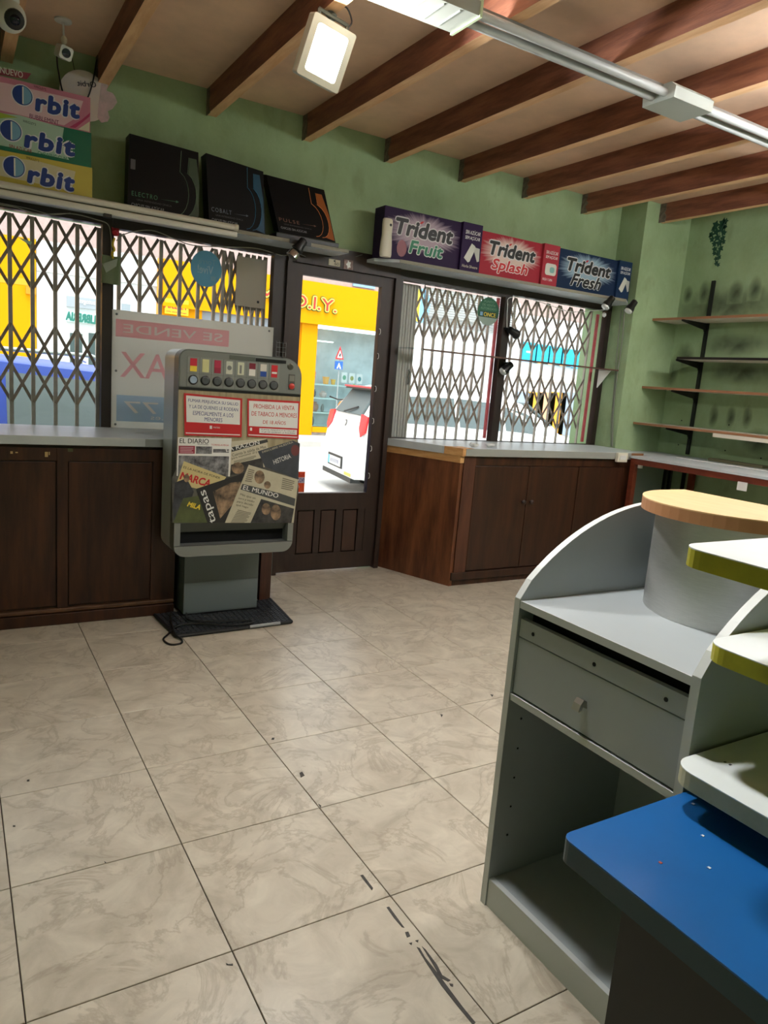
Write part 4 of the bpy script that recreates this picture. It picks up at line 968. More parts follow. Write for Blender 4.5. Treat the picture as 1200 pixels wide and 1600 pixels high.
wire([(4.79, 1.60, 2.14), (4.793, 1.58, 1.9), (4.793, 1.585, 1.6), (4.793, 1.575, 1.3), (4.79, 1.54, 1.06), (4.79, 1.53, .99)], 'grey cable running down the pillar side', mat('dull_wire', (120, 124, 112), .5), .005)
wire([(4.79, 1.63, 2.14), (4.793, 1.625, 1.9), (4.793, 1.60, 1.5), (4.793, 1.58, 1.2), (4.79, 1.545, .99)], 'second grey cable down the pillar side, window side', mat('dull_wire', (120, 124, 112), .5), .004)
tag(obj('cable_knot', lathe(B(), [(.004, -.02), (.016, -.01), (.018, .006), (.006, .02)], P(944, 492, 1.66), (0, .3, 1), 10), M['white']), 'white junction knob where wires meet below the right shelf', 'junction')

# string and plastic bag on the left mullion
bag = thing('plastic_bag', 'translucent green plastic bag pinned to the post between left windows', 'bag', P(172, 440))
bm = B(); bmesh.ops.create_grid(bm, x_segments=10, y_segments=12, size=1); random.seed(5)
c0, c1_ = P(158, 398, 1.73), P(186, 446, 1.73)
for v in bm.verts:
    s, t = (v.co.x + 1) / 2, (v.co.y + 1) / 2
    v.co = Vector((c0.x + (c1_.x - c0.x) * s, 1.722 - .012 * math.sin(6 * s + 2 * t) - .012 * random.random(), c1_.z + (c0.z - c1_.z) * t))
o = obj('film', bm, paper_mat('green_film', (150, 164, 132), .5), bag, 'all')
md_ = o.modifiers.new('thick', 'SOLIDIFY'); md_.thickness = .001
obj('clear_fold', prism(B(), [P(160, 412, 1.70), P(184, 404, 1.70), P(182, 416, 1.70), P(166, 426, 1.70)], (0, .003, 0)), paper_mat('clear_fold', (214, 222, 210), .6), bag)
tag(obj('yellow_string', tube(B(), spline([P(179, 372, 1.72), P(176, 382, 1.715), P(179, 390, 1.71), P(175, 396, 1.715), P(177, 404, 1.715)], 5), .006, 7), mat('yellow_cord', (206, 178, 40), .6), smooth='all'), 'yellow string tied above the plastic bag', 'string')
bmv = B(); lathe(bmv, [(.004, -.022), (.02, -.012), (.024, .004), (.014, .018), (.003, .024)], P(180, 362, 1.715), (.5, -.4, .6), 9)
for v in bmv.verts: v.co += Vector((random.uniform(-.006, .006), 0, random.uniform(-.006, .006)))
tag(obj('red_bow', bmv, mat('red_ribbon', (178, 30, 40), .5)), 'crumpled red ribbon bow at the top of the left post', 'ribbon')

tagp = P(38, 377, 1.822)
tag(obj('paper_tag', prism(B(), [P(27, 370, 1.822), P(50, 378, 1.822), P(48, 383, 1.822), P(40, 379, 1.822)], (0, .001, 0)), paper_mat('tag_mint', (206, 226, 206), .5)), 'small pale paper tag stuck on the grille of the leftmost window', 'tag')
# for sale sign
fs = thing('for_sale_sign', 'large white for sale banner seen from behind, mirrored faded lettering', 'sign', (1.21, 1.735, .99))
pl = Plane((0.715, 1.737, .985), (1, 0, 0), (0, 0, 1)); W, H = 1.0, .69
obj('sheet', prism(B(), [pl.p(0, 0), pl.p(W, 0), pl.p(W, H), pl.p(0, H)], pl.n * .002), paper_mat('banner_white', (236, 236, 230), .55), fs)
def rectpx(pl, u0, v0, u1, v1):
    a, b = pl.px(u0, v0), pl.px(u1, v1); return [(a[0], b[1]), (b[0], b[1]), (b[0], a[1]), (a[0], a[1])]
r1 = rectpx(pl, 183, 492, 357, 545)
pk = paper_mat('faded_pink_print', (250, 206, 212), .45); wt = paper_mat('banner_letter_white', (250, 246, 244), .4)
a = pl.px(181, 495); b = pl.px(357, 541); zt, zb = a[1] - .01, b[1] - .005
obj('pink_band', sheet(pl, [(a[0], zb), (b[0], zb), (b[0], zt), (a[0], zt)], .0022), pk, fs)
hb = zt - zb
letters(pl, 'SE VENDE', a[0] + .04, b[0] - .04, zb + hb * .26, zt - hb * .24, wt, fs, d=.003, mirror=True, bold=.03)
a = pl.px(190, 560); b = pl.px(228, 590)
letters(pl, 'RE/MAX', a[0] - .01, a[0] + .70, .305, .455, pk, fs, d=.003, mirror=True, bold=.02)
bl_ = paper_mat('faded_blue_print', (200, 222, 240), .45)
obj('blue_band', sheet(pl, [(.03, .045), (W - .03, .045), (W - .03, .20), (.03, .20)], .0022), bl_, fs)
letters(pl, '942 73 77', .07, .93, .095, .165, wt, fs, d=.003, mirror=True, bold=.02)
letters(pl, 'remax.es', .23, .5, .06, .08, wt, fs, d=.003, mirror=True, bold=0)
obj('logo_balloon', sheet(pl, [(.90 + .06 * math.cos(t * PI / 8), .40 + .06 * math.sin(t * PI / 8)) for t in range(16)], .0022), pk, fs)
for a_, b_ in ((.025, H - .025), (W - .03, H - .025), (.025, .025), (W - .03, .025), (.025, .34)):
    obj('eyelet', lathe(B(), [(.007, 0), (.007, .002), (.004, .003)], pl.p(a_, b_, .002), pl.n, 12), M['midgrey'], fs)
# stickers
vs_ = thing('round_sticker', 'round light blue sticker on the window above the for sale sign', 'sticker', P(326, 419, 1.79))
pl = Plane((1.277, 1.7965, 1.985), (1, 0, 0), (0, 0, 1))
obj('disc', sheet(pl, [(.098 * math.cos(t * PI / 16), .108 * math.sin(t * PI / 16)) for t in range(32)], 0), paper_mat('sticker_blue', (136, 192, 214), .45), vs_)
letters(pl, 'Torre', -.05, .06, .025, .06, paper_mat('sticker_pale', (160, 200, 214), .5), vs_, d=.001, mirror=True)
letters(pl, 'Vive!', -.055, .045, -.03, .02, paper_mat('sticker_white', (206, 224, 230), .5), vs_, d=.001, mirror=True)
obj('logo', sheet(pl, [(.03, -.065), (.06, -.065), (.06, -.04), (.03, -.04)], .001), paper_mat('sticker_pale', (160, 200, 214), .5), vs_)
pn = thing('notice_sheet', 'blank backed paper notice taped inside the second window', 'paper', P(396, 440, 1.79))
pl = Plane((1.47, 1.7965, 1.79), (1, 0, 0), (0, 0, 1))
obj('sheet', sheet(pl, [(0, 0), (.20, 0), (.20, .302), (0, .302)], 0), paper_mat('notice_paper', (196, 190, 176), .35), pn)
obj('stamp', sheet(pl, [(.145, .03), (.16, .03), (.16, .045), (.145, .045)], .001), M['ink'], pn)
on = thing('round_sticker', 'round green sticker at the top of the window right of the door', 'sticker', P(766, 487, 1.79))
pl = Plane((3.507, 1.796, 1.985), (1, 0, 0), (0, 0, 1))
R_ = .105
obj('disc', sheet(pl, [(R_ * math.cos(t * PI / 16), R_ * math.sin(t * PI / 16)) for t in range(32)], 0), mat('once_green', (24, 92, 62), .45), on)
obj('grey_segment', sheet(pl, [(R_ * math.cos(t), R_ * math.sin(t)) for t in [PI + .42 + (PI - .84) * k / 12 for k in range(13)]], .001), mat('once_grey', (140, 158, 148), .45), on)
obj('lower_band', sheet(pl, [(-.085, -.045), (.085, -.045), (.085, 0), (-.085, 0)], .0016), mat('once_dark', (20, 62, 44), .45), on)
letters(pl, 'ONCE', -.045, .075, -.038, -.008, M['yellow'], on, d=.0024, bold=.03); obj('logo', sheet(pl, [(-.08, -.036), (-.055, -.036), (-.055, -.008), (-.08, -.008)], .0024), M['lightblue'], on)
for k, (t, w2) in enumerate((('PUNTO', .05), ('DE VENTA', .065), ('AUTORIZADO', .08))): letters(pl, t, -w2, w2, .065 - k * .026, .082 - k * .026, mat('once_pale', (110, 150, 120), .45), on, d=.0012, bold=0)

# ------------------------------------------------------------------ security cameras
c1v = thing('dome_camera', 'white turret security camera on the leftmost joist', 'camera', (.17, 1.26, 2.9))
cc = at(18, 26, 'z', 2.775)
obj('base', lathe(B(), [(.05, 0), (.052, .02), (.04, .035)], (cc.x - .02, cc.y, 2.855), (0, 0, -1), 20), M['white'], c1v, True)
bm = B(); bmesh.ops.create_uvsphere(bm, u_segments=20, v_segments=14, radius=.062); bmesh.ops.translate(bm, verts=bm.verts, vec=cc + Vector((-.005, 0, .0))); obj('ball', bm, M['white'], c1v, 'all')
dl = (CAMC + Vector((.9, 0, -.6)) - cc).normalized()
obj('lens_ring', lathe(B(), [(.04, .046), (.038, .058), (.03, .064)], cc, dl, 20), M['black'], c1v, True)
obj('lens', lathe(B(), [(.024, .06), (.018, .068), (.004, .072)], cc, dl, 18), mat('lens_black', (14, 20, 40), .08), c1v, True)
c2v = thing('bullet_camera', 'white bullet security camera hanging from the ceiling on a thin stem', 'camera', (.42, 1.42, 2.99))
cc = at(100, 82, 'y', 1.42); tp = Vector((cc.x - .004, cc.y, 2.9995))
obj('mount_plate', lathe(B(), [(.04, 0), (.04, .008), (.02, .012)], tp, (0, 0, -1), 18), M['white'], c2v)
obj('stem', tube(B(), [tp, cc + Vector((0, 0, .045))], .005, 8), M['white'], c2v)
obj('joint', lathe(B(), [(.006, 0), (.014, .01), (.014, .03), (.006, .04)], cc + Vector((0, 0, .035)), (0, 0, 1), 12), M['cream'], c2v, True)
dl = (CAMC - cc + Vector((1.2, 0, 0))).normalized(); q = Vector((0, 0, 1)).rotation_difference(dl)
bm = B(); prism(bm, [cc + q @ Vector((x, z, -.05)) for x, z in rrect(-.03, .03, -.03, .03, .012, 4)], q @ Vector((0, 0, .09))); obj('body', bm, M['white'], c2v, True)
obj('lens', lathe(B(), [(.021, .041), (.019, .046), (.004, .048)], cc, dl, 18), mat('lens_black', (14, 20, 40), .08), c2v, True)
wire([cc + Vector((-.03, .02, -.01)), cc + Vector((-.01, .14, -.04)), cc + Vector((.04, .27, -.12)), cc + Vector((.13, .27, -.12)), (.59, 1.70, 2.82), (.615, 1.70, 2.96)], 'black cable looping below the bullet camera', M['black'], .004)

# ------------------------------------------------------------------ flood light
def floodlight(loc, R3, W, H, power, label, yoke_to):
    r = thing('floodlight', label, 'lamp', loc)
    X, Y, Z = R3.col[0], R3.col[1], R3.col[2]; c = Vector(loc)      # Z = facing direction, Y = up side
    f = lambda x, y, z: c + X * x + Y * y + Z * z
    wm = mat('flood_white_case', (206, 210, 202), .45)
    bm = B(); out = rrect(-W / 2, W / 2, -H / 2, H / 2, .01, 3); inn = rrect(-W * .36, W * .36, -H * .385, H * .385, .012, 3)
    prism(bm, [f(x, y, -.055) for x, y in out], Z * .045); obj('housing', bm, wm, r)
    bm = B(); n = len(out); A = [bm.verts.new(f(x, y, 0)) for x, y in out]; Bv = [bm.verts.new(f(x, y, 0)) for x, y in inn]; C2 = [bm.verts.new(f(x, y, -.0095)) for x, y in out]
    for i in range(n):
        j = (i + 1) % n; bm.faces.new((A[i], A[j], Bv[j], Bv[i])); bm.faces.new((A[i], C2[i], C2[j], A[j]))
    obj('bezel', bm, wm, r)
    em = bpy.data.materials.get('flood_led') or mat('flood_led', (250, 255, 252), .3, emit=9.0)
    obj('led_glass', prism(B(), [f(x, y, -.006) for x, y in inn], Z * .004), em, r)
    bk = mat('bracket_grey', (86, 92, 88), .5, .4)
    for s in (-1, 1): obj('bracket_arm', tube(B(), [f(s * W * .34, H * .42, -.04), f(s * W * .34, H * .56, -.045), f(s * W * .34, H * .60, -.05)], .008, 6), bk, r)
    obj('bracket_bar', tube(B(), [f(-W * .36, H * .60, -.05), f(W * .36, H * .60, -.05)], .008, 6), bk, r)
    obj('mount_block', tube(B(), [f(0, H * .60, -.05), yoke_to], .016, 8), bk, r)
    obj('cable', tube(B(), spline([f(W * .34, H * .56, -.04), f(W * .40, H * .70, -.05), f(W * .2, H * .86, -.07), yoke_to], 5), .0035, 6), M['black'], r)
    ld = bpy.data.lights.new('flood_lamp', 'AREA'); ld.shape = 'RECTANGLE'; ld.size = W * .7; ld.size_y = H * .75; ld.energy = power; ld.color = (1.0, 0.99, 0.97)
    lo = bpy.data.objects.new('flood_lamp', ld); COL.objects.link(lo)
    lo.matrix_world = Matrix.Translation(f(0, 0, .004)) @ Matrix((X, -Y, -Z)).transposed().to_4x4()
    return r
def rotm(ex, ey, ez): return Matrix.Rotation(ez, 3, 'Z') @ Matrix.Rotation(ey, 3, 'Y') @ Matrix.Rotation(ex, 3, 'X')
floodlight((1.255, .160, 2.685), rotm(1.905, .155, .049), .198, .228, FLOOD_W, 'bright square floodlight hanging from a joist, upper centre', Vector((1.27, .20, 2.855)))
floodlight((0.98, -1.35, 2.70), Vector((.50, -.2, -.84)).to_track_quat('Z', 'Y').to_matrix(), .20, .23, FLOOD2_W, 'second floodlight added out of view on a joist above the blue desk', Vector((1.262, -1.35, 2.855)))

# twin fluorescent fitting
tf = thing('twin_tube_light', 'unlit twin fluorescent fitting under the joists at upper right', 'lamp', (2.9, -.25, 2.83))
tubem = mat('dull_tube_glass', (186, 190, 190), .25); capm = mat('fitting_white', (168, 174, 166), .5)
obj('tube', tube(B(), [(1.55, -.188, 2.815), (5.30, -.188, 2.815)], .018, 12), tubem, tf, True)
obj('tube', tube(B(), [(1.55, -.262, 2.815), (5.30, -.262, 2.815)], .018, 12), tubem, tf, True)
obj('spine', bx(1.2, 5.30, -.245, -.205, 2.828, 2.8555), mat('spine_grey', (120, 118, 112), .5), tf)
for xa, xb, m_ in ((1.22, 1.66, capm), (2.80, 3.08, capm)):
    bmv = B(); prism(bmv, [(xa, -.315, 2.782), (xa, -.135, 2.782), (xa, -.13, 2.83), (xa, -.16, 2.8555), (xa, -.29, 2.8555), (xa, -.32, 2.83)], (xb - xa, 0, 0)); obj('holder_box', bmv, m_, tf)
    for k in range(5 if xa < 2 else 0): obj('diffuser_rib', bx(xa + .06 + k * .075, xa + .066 + k * .075, -.30, -.15, 2.779, 2.782), mat('rib_white', (190, 196, 192), .5), tf)
obj('lamp_clip', bx(1.66, 1.672, -.322, -.128, 2.776, 2.8555), mat('clip_green', (190, 206, 170), .4), tf)

# invented lit tubes, added out of view to brighten right wall and ceiling
lt2 = thing('added_tube_light', 'lit twin tube fitting added out of view to brighten right wall and ceiling', 'lamp', (4.0, -1.1, 2.8))
litm = mat('added_tube_glass', (252, 253, 255), .3, emit=ADDED_TUBE_L)
for y in (-1.14, -1.06): obj('tube', tube(B(), [(2.85, y, 2.66), (5.15, y, 2.66)], .018, 10), litm, lt2, True)
obj('spine', bx(2.8, 5.2, -1.12, -1.08, 2.69, 2.72), capm, lt2)
for x in (2.82, 5.18): obj('tube_holder', bx(x - .016, x + .016, -1.17, -1.03, 2.63, 2.69), capm, lt2)
for x in (3.2, 4.8): obj('hanger', tube(B(), [(x, -1.1, 2.72), (x, -1.1, 2.9995)], .006, 6), M['steel'], lt2)

# ------------------------------------------------------------------ right wall shelving
rail = thing('shelf_rail', 'black slotted steel wall rail with four shelf brackets', 'rail', (5.35, 1.19, 1.6))
obj('upright', bx(5.338, 5.359, 1.178, 1.206, .975, 2.42), M['black'], rail)
for z in (2.075, 1.757, 1.505, 1.195):
    obj('bracket', prism(B(), [(5.02, 1.189, z), (5.02, 1.189, z - .014), (5.31, 1.189, z - .055), (5.337, 1.189, z - .10), (5.337, 1.189, z)], (0, .006, 0)), M['black'], rail)
rail2 = thing('shelf_rail', 'black slotted wall rail at the right edge of the picture', 'rail', (5.35, .15, 1.6))
obj('upright', bx(5.338, 5.359, .10, .128, .975, 2.42), M['black'], rail2)
for z in (2.075, 1.757, 1.505, 1.195):
    obj('bracket', prism(B(), [(5.02, .11, z), (5.02, .11, z - .014), (5.31, .11, z - .055), (5.337, .11, z - .10), (5.337, .11, z)], (0, .006, 0)), M['black'], rail2)
pale = mat('pale_shelf_board', (206, 198, 184), .5); brn = mat('brown_shelf_band', (150, 104, 72), .5)
for z, y1, lab, xm, em in ((2.0755, 1.508, 'topmost wall shelf on the right wall, white underside', 5.045, brn), (1.7575, 1.20, 'black edged wall shelf, second from the top', 5.035, M['black']),
                           (1.5055, 1.505, 'brown edged wall shelf, third from the top', 5.03, brn), (1.1955, 1.508, 'lowest brown edged wall shelf above the side counter', 4.985, brn)):
    s_ = thing('wall_shelf', lab, 'shelf', (5.2, .3, z), 'shelves on the right wall')
    obj('board', bx(xm + .004, 5.335, -1.3, y1, z, z + .018), pale, s_); obj('edge_band', bx(xm, xm + .0045, -1.3, y1, z - .0005, z + .0185), em, s_)
obj('price_strip', bx(4.975, 4.984, -.6, .72, 1.165, 1.194), M['cream'], bpy.data.objects['wall_shelf.005'] if 'wall_shelf.005' in bpy.data.objects else s_)
# ivy decal
vine = thing('ivy_decal', 'dark green ivy leaf wall sticker near the ceiling on right wall', 'decal', at(1125, 380, 'x', XR))
pl = Plane((XR - .001, at(1125, 380, 'x', XR).y, at(1125, 380, 'x', XR).z), (0, -1, 0), (0, 0, 1))
leafm = mat('ivy_green', (28, 74, 54), .6)
leaf_px = [(1118, 352, 7), (1129, 349, 7), (1134, 346, 5), (1112, 366, 5), (1119, 362, 6), (1127, 357, 7), (1131, 364, 5), (1113, 374, 5), (1121, 371, 6), (1129, 372, 5), (1116, 381, 5), (1124, 380, 6), (1131, 378, 4), (1117, 389, 5), (1126, 388, 5), (1116, 396, 4), (1122, 396, 5), (1124, 402, 4), (1119, 404, 4), (1119, 411, 4), (1122, 414, 3.5), (1110, 369, 3.5), (1115, 358, 4), (1133, 354, 4)]
for k, (u, v, s_) in enumerate(leaf_px):
    c = pl.px(u, v); sc = s_ * .0068; ph = k * 1.3
    obj('leaf', sheet(pl, [(c[0] + sc * rr * math.cos(ph + t * PI / 5), c[1] + sc * rr * math.sin(ph + t * PI / 5)) for t, rr in enumerate((1, .5, .85, .5, .8, .35, .8, .5, .85, .5))], 0.0), leafm, vine)
obj('stem', tube(B(), [pl.p(*pl.px(1134, 345), .0005), pl.p(*pl.px(1124, 365), .0005), pl.p(*pl.px(1123, 390), .0005), pl.p(*pl.px(1121, 416), .0005)], .003, 4), leafm, vine)

# side counter along the right wall
sc_ = thing('side_counter', 'open frame side counter with reddish brown rails and pale top', 'counter', (4.95, 0, 0))
redw = mat('reddish_brown_frame', (92, 38, 24), .4, color2=(124, 58, 38), vscale=4, stretch=(4, 1, 4))
obj('top', bx(4.53, 5.335, -1.3, 1.108, .945, .963), M['white_top'], sc_)
obj('top_extension', prism(B(), [(4.80, 1.109, .944), (5.335, 1.109, .944), (5.335, 1.50, .944), (4.806, 1.50, .944)], (0, 0, .018)), M['white_top'], sc_)
obj('front_rail', bx(4.535, 4.575, -1.3, 1.10, .90, .9445), redw, sc_)
obj('end_rail', bx(4.576, 5.30, 1.062, 1.10, .90, .9445), redw, sc_)
for x, y in ((4.537, 1.058), (4.537, -1.28), (5.28, 1.058)): obj('leg', bx(x, x + .042, y, y + .042, 0, .8995), redw, sc_)
for x in (4.95, 5.01): obj('inner_post', bx(x, x + .022, 1.07, 1.098, 0, .8995), M['black'], sc_)
obj('back_post', bx(5.338, 5.357, 1.178, 1.206, 0, .944), M['black'], sc_)
a = at(1042, 727, 'x', 4.6)
obj('corner_bracket', bx(4.576, 4.60, 1.03, 1.06, .87, .90), M['white'], sc_)
obj('smoked_panel', bx(4.60, 4.93, 1.082, 1.088, .05, .90), mat('dull_green_grey_panel', (86, 98, 88), .3), sc_)
a, b = at(1153, 752, 'x', 4.532), at(1166, 768, 'x', 4.532)
tag(obj('price_note', bx(4.5315, 4.534, b.y, a.y, b.z, a.z), M['paper']), 'white paper note hanging from the side counter rail', 'paper')
a = at(1150, 725, 'z', .965)
tag(obj('wooden_slat', bx(a.x - .05, a.x + .03, a.y - .25, a.y + .22, .9635, .985, bev=.002), mat('olive_slat', (110, 106, 78), .6)), 'short olive brown slat lying on the side counter', 'slat')
tag(obj('white_strip', bx(4.98, 5.02, .2, 1.02, .9635, .968), M['white']), 'thin white plastic strip lying along the side counter', 'strip')

# ------------------------------------------------------------------ grey cash counter
UX0, UX1, UY0, UY1 = 1.118, 1.612, -2.012, -1.472          # front face x, back x, near y, far y
cu = thing('cash_counter', 'grey laminate cash counter with curved cheeks, drawer and open shelf', 'counter', (1.37, -1.75, 0))
ZA, ZT, RC = .872, 1.112, .652
def cheek(y0, y1):
    pts = [(UX0, 0), (UX0, ZA)]
    for k in range(1, 17):
        x = UX0 + (UX1 - UX0) * k / 16; dx = UX1 - x
        pts.append((x, ZT - (RC - math.sqrt(RC * RC - dx * dx))))
    pts.append((UX1, 0))
    return pts
for y0, y1 in ((UY1 - .02, UY1), (UY0, UY0 + .02)):
    pts = cheek(y0, y1)
    ch = obj('cheek_panel', prism(B(), [(x, y0, z) for x, z in pts], (0, y1 - y0, 0)), M['unit'], cu)
    edge = pts[0:-1]; bm = B()
    for k in range(len(edge) - 1):
        (xa, za), (xb, zb) = edge[k], edge[k + 1]; n = Vector((-(zb - za), 0, xb - xa)).normalized() * .0012
        prism(bm, [(xa, y0, za), (xb, y0, zb), (xb + n.x, y0, zb + n.z), (xa + n.x, y0, za + n.z)], (0, y1 - y0, 0))
    obj('edging', bm, M['unit_edge'], ch)
ya, yb = UY0 + .0205, UY1 - .0205
obj('back_panel', bx(UX1 - .018, UX1, ya, yb, 0.0, ZT - .004), M['unit'], cu)
obj('worktop', bx(UX0 + .002, UX1 - .0185, ya, yb, .850, .868), M['unit'], cu)
obj('worktop_edging', bx(UX0, UX0 + .002, ya, yb, .850, .8685), M['unit_edge'], cu)
obj('slot_void', bx(UX0 + .05, UX0 + .055, ya, yb, .80, .8495), M['hole'], cu)
obj('slot_floor', bx(UX0 + .02, UX0 + .05, ya, yb, .795, .81), M['hole'], cu)
rl = obj('keyboard_rail', bx(UX0 + .006, UX0 + .022, ya + .002, yb - .002, .776, .822), M['unit'], cu)
for y in (-1.544, -1.746, -1.939): obj('hole', lathe(B(), [(.005, 0), (.005, .001)], (UX0 + .006, y, .797), (-1, 0, 0), 10), M['hole'], rl)
dr = obj('drawer', bx(UX0 + .007, UX0 + .024, ya + .002, yb - .002, .624, .773, bev=.001), M['unit'], cu)
kp = [(0, 0), (.004, .018), (.014, .022), (.022, .012), (.028, -.004), (.020, -.006), (.013, .006), (.006, .002)]
obj('knob', prism(B(), [(UX0 + .007 - d_, -1.742, .688 + h_) for d_, h_ in kp], (0, .022, 0)), mat('satin_knob', (176, 172, 164), .3, .8), dr)
obj('shelf', bx(UX0 + .004, UX1 - .0185, ya, yb, .602, .619), M['unit'], cu); obj('shelf_edging', bx(UX0 + .002, UX0 + .004, ya, yb, .602, .6195), M['unit_edge'], cu)
obj('bottom_board', bx(UX0 + .008, UX1 - .0185, ya, yb, .062, .080), M['unit'], cu)
obj('kick_board', bx(UX0 + .003, UX0 + .019, ya, yb, 0, .0815), M['unit_edge'], cu)
for k in range(5): obj('peg_hole', lathe(B(), [(.003, 0), (.003, .001)], (UX0 + .05, UY1 - .0205, .20 + .085 * k), (0, -1, 0), 8), M['hole'], cu)
# steel half drum with beech top
dm = thing('steel_display_drum', 'half round brushed steel drum with beech top on the cash counter', 'display stand', (1.55, -1.74, .87))
cx, cy, R_ = UX1 - .020, -1.745, .205
pts = [(cx + R_ * -math.sin(t), cy + R_ * math.cos(t)) for t in [PI * k / 28 for k in range(29)]]
obj('steel_sheet', prism(B(), [(x, y, .8685) for x, y in pts], (0, 0, .251)), M['brushed'], dm, True)
R2 = .237
pts = [(UX1 - .02 - (R2 + .015) * math.sin(t), cy + R2 * math.cos(t)) for t in [PI * k / 28 for k in range(29)]] + [(UX1 + .06, cy - R2), (UX1 + .06, cy + R2)]
pts = [(x, min(max(y, UY0 + .03), UY1 + .2)) for x, y in pts]
obj('beech_top', prism(B(), [(x, y, 1.1485) for x, y in pts], (0, 0, .003)), M['beech'], dm)
obj('beech_edge', prism(B(), [(x, y, 1.1205) for x, y in pts], (0, 0, .028)), M['beech_edge'], dm)

# ------------------------------------------------------------------ blue desk with stepped display boards
bd = thing('blue_desk', 'blue topped desk beside the cash counter', 'desk', (1.3, -2.4, 0))
bpt = rrect(.785, 1.95, -2.75, UY0 - .004, .02, 4, (.02, .02, .004, .02))
obj('top', prism(B(), [(x, y, .634) for x, y in bpt], (0, 0, .003)), M['blue'], bd)
obj('top_core', prism(B(), [(x, y, .594) for x, y in bpt], (0, 0, .0395)), M['blue_edge'], bd)
obj('front_panel', bx(.90, .92, -2.74, -2.075, 0, .5935), M['charcoal'], bd)
obj('end_panel', bx(.921, 1.94, -2.095, -2.075, 0, .5935), M['charcoal'], bd)
obj('end_panel', bx(.921, 1.94, -2.74, -2.72, 0, .5935), M['charcoal'], bd)
for (u, v, c_) in ((1032, 1348, (150, 60, 50)), (1083, 1256, (190, 200, 210)), (1098, 1306, (190, 200, 210)), (1108, 1356, (190, 200, 210))):
    p = at(u, v, 'z', .637); obj('paint_chip', sheet(Plane((p.x, p.y, .6371), (1, 0, 0), (0, 1, 0)), star(0, 0, .004, .004, 4, .6), 0), mat('chip_%d' % c_[0], c_, .6), bd)
sd = thing('stepped_display', 'three tier display stand of white boards on steel posts, standing on blue desk', 'display stand', (1.5, -2.3, .64))
def board(x0, z, em, yb_=-2.024, th=.040):
    p = rrect(x0, 1.75, -2.62, yb_, .03, 6, (.03, .01, .004, .045))
    o = obj('board', prism(B(), [(x, y, z - th) for x, y in p], (0, 0, th - .002)), em, sd)
    obj('board_top', prism(B(), [(x, y, z - .002) for x, y in p], (0, 0, .002)), M['board_white'], o)
board(1.045, .722, M['beige_edge'], th=.034); board(1.09, .956, M['yellow_edge'], -2.02, .033); board(.928, 1.156, M['yellow_edge'], -2.052, .032)
for y in (-2.2, -2.5): obj('post', tube(B(), [(1.66, y, .638), (1.66, y, 1.112)], .014, 10), M['steel'], sd)
obj('foot_hook', tube(B(), spline([(1.10, -2.135, .684), (1.13, -2.16, .664), (1.18, -2.20, .648), (1.26, -2.22, .646), (1.4, -2.22, .646), (1.64, -2.22, .66)], 5), .005, 6), M['steel'], sd)
for y in (-2.2,): obj('foot_plate', bx(1.45, 1.70, -2.26, -2.16, .638, .646), M['steel'], sd)
for (u, v) in ((1133, 1191), (1141, 1195)):
    p = at(u, v, 'z', .722); obj('drip_mark', bx(p.x - .003, p.x + .003, p.y - .002, p.y + .002, .7221, .7226), M['ink'], sd)

# ------------------------------------------------------------------ the street outside
struct(obj('floor_road', bx(-14, 34, 3.0, 11.4, -0.30, -0.12), mat('pale_asphalt', (170, 168, 164), .8, var=.08, vscale=2)), 'pale grey road')
struct(obj('floor_pavement', bx(-14, 34, 2.06, 2.999, -0.30, -0.01), mat('pavement_grey', (186, 182, 176), .8, var=.06, vscale=4)), 'near pavement')
fp = struct(obj('floor_pavement_far', bx(-14, 34, 11.401, 13.0, -0.30, -0.005), mat('pavement_grey', (186, 182, 176), .8)), 'far pavement of grey slabs')
for k in range(4): obj('kerb_joint', bx(2, 12, 11.6 + .36 * k, 11.625 + .36 * k, -.0049, -.004), mat('joint_grey', (120, 116, 112), .9), fp)
obj('road_marking', bx(3.2, 4.0, 3.2, 3.3, -0.1199, -0.118), mat('turquoise_marking', (90, 200, 196), .6), bpy.data.objects['floor_road'])
YF = 13.0
F = Plane((0, YF - .02, 0), (1, 0, 0), (0, 0, 1))
fx = lambda u, v=500: F.px(u, v)[0]
fz = lambda u, v: F.px(u, v)[1]
def fbox(u0, v0, u1, v1, y0=YF - .06, y1=YF - .001):
    a, b = F.px(u0, v0), F.px(u1, v1); return bx(min(a[0], b[0]), max(a[0], b[0]), y0, y1, min(a[1], b[1]), max(a[1], b[1]))
yel = mat('shop_yellow', (212, 144, 2), .8, spec=.1); yel2 = mat('shop_yellow_fascia', (214, 146, 2), .8, spec=.1)
pinkw = mat('pink_render', (168, 146, 140), .8, var=.08, vscale=18); whw = mat('white_render', (204, 206, 206), .8, var=.05, vscale=3)
ZF = 3.52
pb_ = thing('pink_building', 'pink rendered upper storey above the shops across the street', 'building', (10, 13.2, ZF))
ab_ = thing('white_building', 'white ground floor with grey portal door between the yellow shops', 'building', (2, 13.2, 0))
obj('upper_wall', bx(-14, 34, YF, YF + .4, ZF, 5.4), pinkw, pb_)
xa, xb = F.px(57, 400)[0], F.px(252, 415)[0]
obj('ground_wall', bx(xa, xb, YF, YF + .4, -.01, ZF - .001), whw, ab_)
obj('string_course', bx(xa, xb, YF - .05, YF - .001, 2.95, 3.0), mat('course_grey', (200, 198, 192), .8), ab_)
pd = obj('portal_door', fbox(106, 515, 150, 648, YF - .05), mat('portal_frame', (196, 204, 198), .5), ab_)
for u0, u1 in ((109, 128), (138, 148)): obj('portal_glass', fbox(u0, 520, u1, 590, YF - .06, YF - .051), mat('portal_dark_glass', (70, 84, 84), .15), pd)
for u0, u1 in ((109, 128), (138, 148)): obj('portal_panel', fbox(u0, 594, u1, 640, YF - .06, YF - .051), mat('portal_iron', (96, 98, 96), .5), pd)
